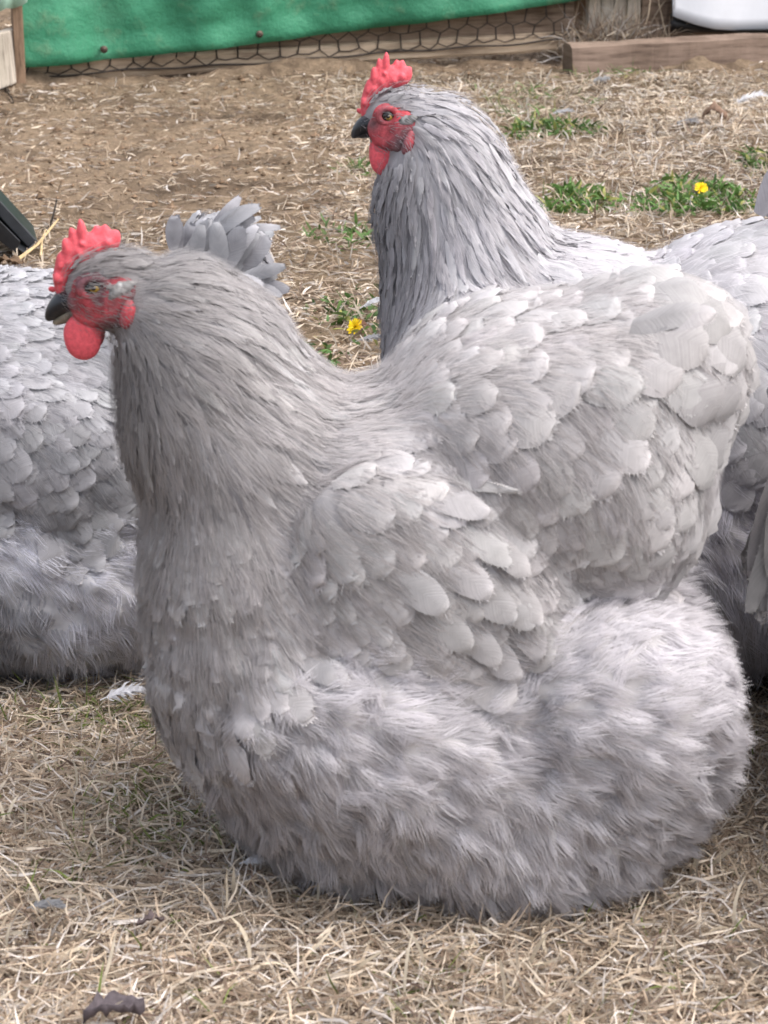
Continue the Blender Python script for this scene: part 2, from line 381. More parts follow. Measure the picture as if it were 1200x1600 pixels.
# ------------------------------------------------------------------ chicken wire
M_WIRE = plain('rusty_wire', (.055, .045, .04), .6, .3, .3, 80)
wire = empty('chicken_wire', tuple(fp(450, 90, .04)))
tag(wire, 'rusty hexagonal chicken wire showing below the green tarp hem', 'wire netting')
wl = float(np.linalg.norm(fp(905, 60, .04)-fp(25, 110, .04))); W0 = fp(25, 124, .034); cw = .048; ch = .036
mb = MB(); rr = np.random.default_rng(3); cache = {}
def wp(i, j):
    """vertex of the hexagon net: i along, j up"""
    if (i, j) not in cache:
        x = i*cw*.5; z = (j//2)*ch*1.0+(j % 2)*ch*.30+(0 if (i+(j//2)) % 2 == 0 else 0)
        cache[(i, j)] = np.array([x+rr.normal(0, .0035), z+rr.normal(0, .003), rr.normal(0, .002)])
    return cache[(i, j)]
rise = (fp(895, 56, .036)[2]-fp(25, 124, .036)[2])/wl
def wpos(q): return W0+FU*q[0]+UP*(q[1]+rise*q[0]+.0035*math.sin(q[0]*5.1))+FN*q[2]
rows = 4; ncol = int(wl/(cw*.5))
for r_ in range(rows):
    for c in range(ncol):
        # zig-zag row: low and high points alternate; verticals join the rows
        lo0 = (c+r_) % 2
        def V(cc, row):
            up = (cc+row) % 2
            key = (cc, 2*row+up)
            return wp(*key)
        a, b = V(c, r_), V(c+1, r_)
        mb.tube([wpos(a), wpos((a+b)/2+np.array([0, 0, .001])), wpos(b)], .0013, 4)
        if (c+r_) % 2 == 1 and r_ < rows-1:
            d = V(c, r_+1); mb.tube([wpos(a), wpos(d)], .0019, 4)
mb.build('wire_mesh', M_WIRE, wire)
mb = MB(); s = np.linspace(-.02, wl, 60)
mb.tube(np.stack([wpos((x, -.004+.003*math.sin(x*9)+.002*math.sin(x*31), .002)) for x in s]), .0022, 5); mb.build('selvage_wire', M_WIRE, wire)

# ------------------------------------------------------------------ green tarp
def tarp():
    ex = np.array([22, 60, 200, 400, 600, 800, 905, 1000, 1040]); ey = np.array([105, 103, 92, 68, 42, 17, 0, -18, -26])
    n, mm = 150, 60; px = np.linspace(22, 1040, n); yb = np.interp(px, ex, ey)
    t = np.linspace(0, 1, mm); base = fp(px, yb, .066)
    G = np.zeros((n, mm, 3))
    hgt = .95
    for j, tt in enumerate(t):
        z = tt*hgt
        P = base+UP*z
        off = .010*np.sin(px*.021+tt*3)+.012*(vnoise(np.stack([px*.012, np.full(n, tt*5)], -1), 1, 41)-.5)*2+.004*np.sin(px*.06+tt*17)
        hem = .004*np.exp(-((z-.030)/.012)**2)-.003*np.exp(-((z-.05)/.015)**2)+.006*(vnoise(np.stack([px*.035+tt*9, np.full(n, tt*14)], -1), 1, 43)-.5)+.004*np.abs(vnoise(np.stack([px*.02-tt*16, px*.004+tt*8], -1), 1, 44)-.5)*4
        for nx_, ny_ in ((162, 77), (405, 53), (672, 20)):
            d = (px-nx_)/70.; off = off-.009*np.exp(-d*d)*np.exp(-((z-.04)/.07)**2)
        G[:, j] = P+FN*(off+hem)[:, None]
        # slanting fold lines from each nail
    mb = MB(); mb.grid(G); return mb
m, nt, N, Lk, b_ = new_mat('green_tarp')
na = noise(nt, 3.5, 6, .6, obj_vec(nt)); nb = noise(nt, 300, 3, .6, obj_vec(nt)); nc = noise(nt, 16, 6, .65, obj_vec(nt))
c_ = ramp(nt, na, [(.3, lin(46, 112, 84)), (.55, lin(60, 132, 100)), (.75, lin(86, 150, 120))])
c_ = mix_col(nt, 1, c_, ramp(nt, nb, [(.3, (.86, .86, .86)), (.7, (1.1, 1.1, 1.1))]), 'MULTIPLY')
c_ = mix_col(nt, ramp(nt, nc, [(.55, (0, 0, 0)), (.8, (.4, .4, .4))]), c_, lin(140, 150, 120))
Lk.new(c_, b_.inputs['Base Color']); b_.inputs['Roughness'].default_value = .55; b_.inputs['Specular IOR Level'].default_value = .3
bump(nt, nc, .7, .012, b_); M_TARP = m
tp = tarp().build('green_tarp', M_TARP, smooth=True)
so = tp.modifiers.new('thickness', 'SOLIDIFY'); so.thickness = .0025
tag(tp, 'green plastic tarp nailed along the board fence with a slack hem', 'tarp')
M_NAIL = plain('nail_rust', (.10, .07, .055), .6, .4, .3, 90, metal=.3)
for k, (x, y) in enumerate(((162, 77), (405, 53), (672, 20))):
    c = fp(x, y, .072); r = .0085 if k < 2 else .0075; mb = MB(); mb.tube([c-FN*.02, c+FN*.005, c+FN*.0075, c+FN*.009], [r*.5, r, r*.85, r*.3], 10)
    tag(mb.build('nail', M_NAIL, smooth=True), ('round rusty nail head in the tarp hem nearest the grey board', 'round rusty nail head in the middle of the tarp hem', 'round rusty nail head in the tarp hem above the red combed hen')[k], 'nail', 'nail heads along the tarp hem')

# ------------------------------------------------------------------ white sheet on the right
def sheet():
    n, mm = 60, 30; px = np.linspace(1047, 1420, n); yb = np.interp(px, [1047, 1053, 1080, 1110, 1150, 1200, 1420], [24, 27, 37, 44, 47, 46, 36]); base = fp(px, yb, .07)
    t = np.linspace(0, 1, mm); G = base[:, None]+UP*(t*.8)[None, :, None]
    o = .010*np.exp(-t*9)[None]*(1+.4*np.sin(px*.02))[:, None]+.008*np.sin(px*.03)[:, None]+.01*(vnoise(np.stack(np.meshgrid(px*.02, t*4, indexing='ij'), -1), 1, 51)-.5)
    G = G+FN*o[..., None]; mb = MB(); mb.grid(G); return mb
M_WHITE = plain('white_sheet', (.62, .635, .68), .45, .3, .04, 12, .1, .003)
sh = sheet().build('white_sheet', M_WHITE, smooth=True); sm = sh.modifiers.new('thickness', 'SOLIDIFY'); sm.thickness = .004
tag(sh, 'white plastic sheet with a curled lower edge hanging on the planks', 'sheet')
M_BLACKRUB = plain('black_rubber', (.018, .018, .02), .6, .3, .3, 40, .3, .002)
n = 40; px = np.linspace(1049, 1420, n); yt = np.interp(px, [1049, 1053, 1080, 1110, 1150, 1200, 1420], [20, 22, 30, 38, 42, 41, 31]); yb = np.interp(px, [1049, 1110, 1200, 1420], [51, 51, 52, 42])
G = np.stack([fp(px, yt, .05), fp(px, (yt+yb)/2, .075+.01), fp(px, yb, .055)], 1); mb = MB(); mb.grid(G)
fl = mb.build('rubber_flap', M_BLACKRUB, smooth=True); sm = fl.modifiers.new('thickness', 'SOLIDIFY'); sm.thickness = .005
tag(fl, 'black rubber flap showing under the white sheet', 'flap')

# ------------------------------------------------------------------ left edge: post strip, pale board, cloth corner
lp = empty('corner_post', tuple(gnd(30., 122.)))
tag(lp, 'narrow brown corner post at the left end of the green tarp', 'post')
a = fp(22, 120, .07); b = fp(37, 120, .07); a[2] = b[2] = -.02; plank('strip', a, b, 1.1, .03, M_POST, lp, 0, .001, 61, 8)
pb = gnd(4., 146.); q0, q1 = gnd(-70., 164.), gnd(27., 136.)
mbq = MB(); d_ = norm(np.array([q1[0]-q0[0], q1[1]-q0[1], 0.])); nn_ = np.array([d_[1], -d_[0], 0.]); nn_ = nn_ if nn_[1] < 0 else -nn_
tl = at(27, 44, float(q1[1]))[2]
def lean(s, z, t): return q0+(q1-q0)*s+UP*z-nn_*(z*.06)+nn_*t
P8 = [lean(0, 0, -.012), lean(1, .012, -.012), lean(1, .012, .012), lean(0, 0, .012), lean(0, tl*.93, -.012), lean(1, tl, -.012), lean(1, tl, .012), lean(0, tl*.93, .012)]
mbq.box(P8); pbo = mbq.build('pale_board', M_GREY); bv = pbo.modifiers.new('bevel', 'BEVEL'); bv.width = .004; bv.segments = 2
tag(pbo, 'pale grey whitewashed board leaning against the corner post', 'board')
n = 16; s = np.linspace(0, 1, n); v = np.linspace(0, 1, 10)
pxs = -60+s*102; yb_ = np.interp(pxs, [-60, 0, 8, 20, 32, 42], [26, 18, 12, 14, 10, 2])
G = fp(pxs, yb_, .115)[:, None]+UP*(v*.3)[None, :, None]+FN*(.01*np.sin(pxs*.2)[:, None]*np.exp(-v*3)[None])[..., None]
mb = MB(); mb.grid(G); cl = mb.build('cloth_corner', plain('pale_green_cloth', lin(170, 205, 185), .7, .2, .08, 20), smooth=True); sm = cl.modifiers.new('thickness', 'SOLIDIFY'); sm.thickness = .003
tag(cl, 'pale green cloth corner hanging over the corner post', 'cloth')
# ------------------------------------------------------------------ hens
I3 = np.eye(3)
def ell(px, py, rx, ry, rot, Y, rd, dy=0.0, mirror=None):
    """ellipsoid whose outline is given in photo pixels on the vertical plane at depth Y (+dy); rot in degrees, clockwise in the photo"""
    if mirror is None:
        c = at(float(px), float(py), Y+dy)
    else:
        c = at(float(px), float(py), Y+mirror).copy(); c[1] = 2*Y-c[1]
    sx = abs(at(px+1., py, Y)[0]-at(px-1., py, Y)[0])/2; sz = abs(at(px, py-1., Y)[2]-at(px, py+1., Y)[2])/2
    a = math.radians(-rot); ca, sa = math.cos(a), math.sin(a)
    M = np.array([[ca, 0, sa], [0, 1, 0], [-sa, 0, ca]])
    return (c, np.array([rx*sx, rd, ry*sz]), M)

ROWS = np.array([0, .2, .38, .55, .7, .82, .91, .97, 1.0]); NR = len(ROWS)
def w_round(u): return np.where(u < .55, .45+.55*np.sin(np.clip(u/.55, 0, 1)*math.pi/2), np.sqrt(np.clip(1-((u-.55)/.475)**2, 0, 1)))
def w_lance(u): return np.where(u < .35, .5+.5*np.sin(np.clip(u/.35, 0, 1)*math.pi/2), np.clip(1-((u-.35)/.66)**1.6, 0.0, 1))
def feather_geo(P, Nn, D, L, W, lift, kind, blob=None, rng=RNG, fringe=.2, curl=0.0, h0=.002):
    """arrays of feathers -> V (n,K,3), faces template, uv (n,K,2), u (K), a (K): place along and across"""
    n = len(P); fringe = np.broadcast_to(np.asarray(fringe, float), (n,)); S = norm(np.cross(Nn, D)); Wp = np.where(kind[:, None] == 1, w_lance(ROWS)[None], w_round(ROWS)[None])
    v = np.array([-1, 0, 1.])
    base = P[:, None, None]+D[:, None, None]*(L[:, None]*ROWS)[..., None, None]+S[:, None, None]*(W[:, None]*.5*Wp)[..., None, None]*v[None, None, :, None]
    Nb = np.broadcast_to(Nn[:, None, None], base.shape)
    if blob is not None:
        # lay the feather over the body: pull to the surface, then raise towards the tip
        q = blob.project(base.reshape(-1, 3), 2); g = blob.g(q)
        d = np.einsum('ij,ij->i', base.reshape(-1, 3)-q, g)
        Nb = norm(.6*g.reshape(base.shape)+.4*Nb)
        base = q.reshape(base.shape)+g.reshape(base.shape)*np.clip(d, 0, .004).reshape(base.shape[:-1])[..., None]*.5
    hz = h0+(lift[:, None]*ROWS[None]**1.3)[..., None]+(W[:, None]*.10*(Wp*0+1))[..., None]*(1-v*v)[None, None]-(W*.5*.10)[:, None, None]
    hz = hz-(np.asarray(curl)*L if np.ndim(curl) else curl*L)[:, None, None]*(np.clip(ROWS-.5, 0, 1)**2*2)[None, :, None]
    hz = hz+rng.normal(0, .0007, (n, 1, 1))+rng.normal(0, .0006, (n, NR, 3))
    G = base+Nb*hz[..., None]
    V = [G.reshape(n, -1, 3)]; U = [np.repeat(ROWS, 3)]; A = [np.tile(v, NR)]
    F4 = []; F3 = []
    for i in range(NR-1):
        for j in range(2): F4.append([i*3+j, (i+1)*3+j, (i+1)*3+j+1, i*3+j+1])
    k = NR*3
    def spike(b0, b1, tip, u, a):
        nonlocal k
        V.append(np.stack([b0, b1, tip], 1)); U.append(np.array([u, u, u+.04])); A.append(np.array([a, a, a*1.1])); F3.append([k, k+1, k+2]); k += 3
    for i in range(2, NR-1):
        for j, sg in ((0, -1), (2, 1)):
            e0, e1 = G[:, i, j], G[:, i+1, j]
            m_ = 4
            for q in range(m_):
                t0, t1 = q/m_, (q+.8)/m_
                b0 = e0+(e1-e0)*t0; b1 = e0+(e1-e0)*t1; u = ROWS[i]+(ROWS[i+1]-ROWS[i])*(t0+t1)/2
                ang = (1.15-.95*u)+rng.normal(0, .22, n); ln = W*fringe*(.25+.75*rng.random(n)**2)*(.6+.5*u)
                dr = D*np.cos(ang)[:, None]+S*sg*np.sin(ang)[:, None]+Nn*rng.normal(0.02, .14, n)[:, None]
                inn = -S*sg*(W*.08)[:, None]
                spike(b0+inn, b1+inn, (b0+b1)/2+dr*ln[:, None], u, sg*1.)
    e0, e1 = G[:, -1, 0], G[:, -1, 2]
    for q in range(6):
        b0 = e0+(e1-e0)*(q/6-.1); b1 = e0+(e1-e0)*((q+1)/6+.1)
        ln = W*fringe*rng.uniform(.25, .7, n); dr = D+S*((q-2.5)*.16)+Nn*rng.normal(.0, .12, n)[:, None]
        spike(b0-D*(L*.02)[:, None], b1-D*(L*.02)[:, None], (b0+b1)/2+dr*ln[:, None], 1., (q-2.5)*.2)
    V = np.concatenate(V, 1); U = np.concatenate(U); A = np.concatenate(A)
    uv = np.stack([np.broadcast_to(A, V.shape[:2])*.5, U[None]+rng.uniform(0, 50, n)[:, None]], -1)
    return V, np.array(F4), np.array(F3), uv, U, A

def feather_col(tone, U, A, rng, base, pale=.10):
    n = len(tone)
    c = np.array(base)[None, None]*tone[:, None, None]*np.ones((n, len(U), 1))
    shade = 1-.10*np.exp(-((U-.55)/.25)**2)*(1-A*A*.6)+pale*np.clip((U-.75)/.25, 0, 1)+.04*np.abs(A)
    shade = np.where((np.abs(A) < .05) & (U < .9), shade*.95, shade)
    c = c*shade[None, :, None]
    return c*(1+rng.normal(0, .05, (n, 1, 1)))*(1+rng.normal(0, .006, (n, 1, 3)))

LAV = np.array([.456, .446, .456])

def tri_sample(V, Q, n, rng, wfun=None):
    T = np.concatenate([Q[:, [0, 1, 2]], Q[:, [0, 2, 3]]]); a, b, c = V[T[:, 0]], V[T[:, 1]], V[T[:, 2]]
    ar = np.linalg.norm(np.cross(b-a, c-a), axis=1)*.5
    if wfun is not None: ar = ar*wfun((a+b+c)/3)
    i = rng.choice(len(T), n, p=ar/ar.sum()); r1, r2 = rng.random(n), rng.random(n); s = np.sqrt(r1)
    return a[i]*(1-s)[:, None]+b[i]*(s*(1-r2))[:, None]+c[i]*(s*r2)[:, None]

class Field:
    """plumage map: control points (px, py, direction in photo degrees, type, length m, width m, lift m, tone)"""
    def __init__(s, ctrl, Y):
        p = np.array([c[:2] for c in ctrl], float); s.X = p; s.Y = Y
        a = np.radians([c[2] for c in ctrl]); s.D = np.stack([np.cos(a), -np.sin(a)], 1)
        s.T = np.array([{'n': 0, 'h': 1, 'c': 2, 'w': 3, 'f': 4}[c[3]] for c in ctrl]); s.P = np.array([c[4:8] for c in ctrl], float)
    def __call__(s, P, rng):
        Q = P.copy(); Q[:, 1] = s.Y-np.abs(P[:, 1]-s.Y); X = to_px(Q); d2 = ((X[:, None]-s.X[None])**2).sum(-1); w = 1/(d2+900.)**2; w /= w.sum(1, keepdims=True)
        D = w@s.D; Pm = w@s.P; t = s.T[np.argmin(d2*rng.uniform(.9, 1.12, d2.shape), 1)]
        return np.stack([D[:, 0], 0*D[:, 0], D[:, 1]], 1), Pm, t

def poisson(P, r, limit=None):
    kd = kdtree.KDTree(len(P))
    for i, p in enumerate(P): kd.insert(p, i)
    kd.balance(); dead = np.zeros(len(P), bool); keep = []
    for i in range(len(P)):
        if dead[i]: continue
        keep.append(i)
        for _, j, _ in kd.find_range(P[i], r[i]): dead[j] = True
    return np.array(keep)

def fluff_geo(P, Nn, D, L, wd, rng, blob, clump=.5, clump_n=24, lift=.35, segs=3, spread=.3):
    """downy strands as thin ribbons, gathered in soft tufts"""
    n = len(P); nc = max(1, n//clump_n)
    kd = kdtree.KDTree(nc); ci = rng.choice(n, nc, replace=False)
    for k, i in enumerate(ci): kd.insert(P[i], k)
    kd.balance(); near = np.array([kd.find(p)[1] for p in P]); near = ci[near]
    cl = rng.normal(0, spread, (n, 3))[near]; D = norm(D+cl-Nn*np.einsum('ij,ij->i', cl, Nn)[:, None])
    lf = (lift*rng.uniform(.2, 1.9, n))[near]*rng.uniform(.75, 1.25, n)
    d0 = norm(D+Nn*lf[:, None]+rng.normal(0, .06, (n, 3)))
    Lc = L*rng.uniform(.65, 1.15, n)
    pts = [P-Nn*.001]
    tipc = P[near]+norm(D[near]+Nn[near]*lf[near][:, None])*L[near][:, None]*1.02
    g = d0
    for k in range(1, segs+1):
        t = k/segs
        p = P+g*(Lc*t)[:, None]-Nn*(Lc*.22*t*t*lf)[:, None]
        p = p+(tipc-P-g*Lc[:, None])*(clump*t**1.5*.55)
        p = p+rng.normal(0, .0006, (n, 3))*t
        pts.append(p)
    pts = np.stack(pts, 1); S = norm(np.cross(Nn, g))
    ww = wd*np.array([1., .9, .7, .25] if segs == 3 else [1., .85, .2])
    A = pts-S[:, None]*ww[None, :, None]*.5; B = pts+S[:, None]*ww[None, :, None]*.5
    V = np.stack([A, B], 2).reshape(n, -1, 3)
    F = np.array([[2*k, 2*k+2, 2*k+3, 2*k+1] for k in range(segs)])
    nr = norm(Nn[:, None]*1.0+g[:, None]*.25+np.zeros((1, 2*(segs+1), 1))+rng.normal(0, .12, (n, 1, 3)))
    return V, F, near, np.repeat(np.linspace(0, 1, segs+1), 2), nr

def expand(F, n, K): return (F[None]+(np.arange(n)*K)[:, None, None]).reshape(-1, F.shape[1])

def fuzz(root, H, g, d, pm2, Ls, base, wd, rng, blob, seed, name, clump, cn, lift, segs, spread):
    HV, HF, near, hu, hn = fluff_geo(H, g, d, Ls, wd, rng, blob, clump, cn, lift, segs, spread)
    HV[..., 2] = np.maximum(HV[..., 2], .003)
    tn = pm2[:, 3]*(.95+.10*vnoise(H, 30, seed+5))*np.clip(rng.normal(1, .05, len(H)), .8, 1.2)*np.clip(rng.normal(1, .03, len(H))[near], .8, 1.2)
    hc = base[None, None]*tn[:, None, None]*(.92+.12*hu)[None, :, None]
    o = mesh(name, HV.reshape(-1, 3), expand(HF, len(H), HV.shape[1]), M_FLUFF, root, col=hc.reshape(-1, 3), nrm=hn.reshape(-1, 3)); o['kind'] = 'stuff'
    return o

def make_hen(seed, Y, skullE, bodyE, ctrl, head, label, tint=(1, 1, 1), n_fluff=40000, spacing=1.0, step=.0058, near_only=True, legs=None, single_max=220, extra=(), fluff_len=.0185, far=True, view_margin=200):
    rng = np.random.default_rng(seed); base = LAV*np.array(tint)
    blob = Blob(bodyE, .010, floor=.014, lumps=.0026, fine=Blob(skullE, .0028) if skullE else None)
    V, Q = blob.surface(step)
    c0 = blob.C.mean(0); root = empty('hen', (float(c0[0]), Y, 0.0)); tag(root, label, 'hen', 'lavender grey hens in the yard')
    fld = Field(ctrl, Y)
    _, pm, tt = fld(V, rng)
    body = mesh('body', V, Q, M_BODY, root, col=base[None]*pm[:, 3:4]*.92*np.ones((1, 3)))
    # feathers ------------------------------------------------------
    C = tri_sample(V, Q, 42000, rng); Nn = blob.g(C)
    pxy = to_px(C); vis = (pxy[:, 0] > -view_margin) & (pxy[:, 0] < 1200+view_margin); C, Nn = C[vis], Nn[vis]
    D, Pm, T = fld(C, rng)
    ok = (T >= 1) & ~((Nn[:, 2] < -.8)); ok &= T != 4
    C, Nn, D, Pm, T = C[ok], Nn[ok], D[ok], Pm[ok], T[ok]
    D = D-Nn*np.einsum('ij,ij->i', D, Nn)[:, None]
    D = norm(D+1e-6); jit = rng.normal(0, .12, len(D)); S = np.cross(Nn, D); D = norm(D+S*jit[:, None])
    keep = poisson(C, np.where(T == 1, .55, np.where(T == 2, .40, .40))*np.sqrt(Pm[:, 0]*Pm[:, 1])*spacing*np.where(Nn[:, 1] > .35, 1.6, 1.))
    C, Nn, D, Pm, T = C[keep], Nn[keep], D[keep], Pm[keep], T[keep]
    n = len(C); L = Pm[:, 0]*rng.uniform(.82, 1.2, n); W = Pm[:, 1]*rng.uniform(.8, 1.2, n)
    kind = np.where(T == 1, 1, 0)
    fr = np.where(T == 3, .15, np.where(T == 1, .28, .34))
    FV, F4, F3, uv, U, A = feather_geo(C, Nn, D, L, W, Pm[:, 2]*rng.uniform(.4, 1.1, n), kind, blob, rng, fr, curl=np.where(T == 3, .05, 0.0))
    tone = Pm[:, 3]*np.clip(rng.normal(1, .035, n), .88, 1.12)*(.94+.12*vnoise(C, 22, seed))
    fc = feather_col(tone, U, A, rng, base)
    if extra:                                           # feathers placed one by one (wing tips, tail)
        for (px, py, ang, Lm, Wm, dy, lean_, tn, bend) in extra:
            sd_ = None
            if dy is None:
                q = np.linspace(-.16, 0, 161); v_ = blob.f(at(np.full(161, float(px)), np.full(161, float(py)), Y+q)); dy = q[np.argmax(v_ < 0)]; sd_ = blob
            p = at(float(px), float(py), Y+dy); a = math.radians(ang); d = norm(np.array([math.cos(a), -lean_*.3, -math.sin(a)])); nn = norm(np.array([0.05, -1, .35+lean_])); nn = norm(nn-d*(nn@d))
            if sd_ is not None: nn = blob.g(p[None])[0]; d = norm(d-nn*(nn@d))
            ev, _, _, euv, _, _ = feather_geo(p[None], nn[None], d[None], np.array([Lm]), np.array([Wm]), np.array([(.013 if Wm > .03 else .009) if sd_ is not None else .004]), np.array([0]), sd_, rng, .08 if Wm > .03 else .2, curl=np.array([bend]))
            FV = np.concatenate([FV, ev]); uv = np.concatenate([uv, euv]); fc = np.concatenate([fc, feather_col(np.array([tn]), U, A, rng, base, .06)])
        C = np.concatenate([C, np.zeros((len(extra), 3))]); Nn = np.concatenate([Nn, np.tile([0, -1., 0], (len(extra), 1))]); T = np.concatenate([T, np.full(len(extra), 5)]); W = np.concatenate([W, [e[4] for e in extra]]); L = np.concatenate([L, [e[3] for e in extra]])
        n = len(C)
    K = FV.shape[1]; mid = FV[:, 13]; pm_ = to_px(mid)
    cand = ((T == 3) | (T == 5)) & (Nn[:, 1] < .15) & (pm_[:, 0] > -20) & (pm_[:, 0] < 1220)
    size = np.where(cand, W*L, 0); single = np.argsort(-size)[:single_max]; single = single[cand[single]]
    sm_ = np.zeros(n, bool); sm_[single] = True
    for i in single:
        mesh('feather', FV[i], [F4, F3], M_FEATHER, body, col=fc[i], uv=uv[i])
    r_ = ~sm_; m_ = r_.sum()
    o = mesh('plumage', FV[r_].reshape(-1, 3), [expand(F4, m_, K), expand(F3, m_, K)], M_FEATHER, root, col=fc[r_].reshape(-1, 3), uv=uv[r_].reshape(-1, 2)); o['kind'] = 'stuff'
    # down ----------------------------------------------------------
    def wf(P):
        _, pm2, t2 = fld(P, rng); return np.where(t2 == 4, 1.0, np.where(t2 == 2, .55, np.where(t2 == 1, .55, np.where(t2 == 3, .5, .0))))+np.where(t2 == 0, .55, 0)
    H = tri_sample(V, Q, n_fluff, rng, wf); pxy = to_px(H); g = blob.g(H)
    vis = (pxy[:, 0] > -view_margin) & (pxy[:, 0] < 1200+view_margin) & (g[:, 2] > -.93) & ((g[:, 1] < .45) | (rng.random(len(H)) < .5)); H, g = H[vis], g[vis]
    d, pm2, t2 = fld(H, rng); d = norm(d-g*np.einsum('ij,ij->i', d, g)[:, None]+1e-6)
    isf = t2 == 4
    o_ = np.argsort(~isf, kind='stable'); H, g, d, pm2, isf = H[o_], g[o_], d[o_], pm2[o_], isf[o_]; nf = int(isf.sum())
    t2 = t2[o_]; Ls = np.where(isf, fluff_len, np.where(t2 == 0, .007, np.where(t2 == 1, .018, .015)))*rng.uniform(.7, 1.2, len(H))
    fuzz(root, H[:nf], g[:nf], d[:nf], pm2[:nf], Ls[:nf], base*np.array([1.49, 1.51, 1.555]), .0005, rng, blob, seed, 'down', .3, 45, .42, 3, .38)
    fuzz(root, H[nf:]+g[nf:]*rng.uniform(.003, .008, len(H)-nf)[:, None], g[nf:], d[nf:], pm2[nf:], Ls[nf:], base*1.26, .00045, rng, blob, seed, 'barb_fuzz', .2, 10, .06, 2, .12)
    if head: make_head(root, Y, rng, blob, **head)
    if legs:
        for (px, dy) in legs: make_leg(root, px, Y, dy)
    return root, blob

def make_leg(root, px, Y, dy):
    b = gnd(600., 1000.); x = at(float(px), 1380., Y+dy)[0]; f = np.array([x, Y+dy, .006])
    mb = MB(); mb.tube([f+[.004, 0, .10], f+[.006, 0, .06], f+[.003, 0, .02], f], [.009, .0075, .007, .008], 8)
    leg = mb.build('leg', M_LEG, root, smooth=True)
    for a, l in ((180, .055), (145, .048), (215, .048), (15, .022)):
        a = math.radians(a); e = np.array([math.cos(a), math.sin(a), 0]); mb = MB()
        mb.tube([f, f+e*l*.35+[0, 0, .004], f+e*l*.7+[0, 0, .001], f+e*l, f+e*(l+.010)-[0, 0, .003]], [.0068, .0058, .005, .0038, .001], 7)
        mb.build('toe', M_LEG, leg, smooth=True)

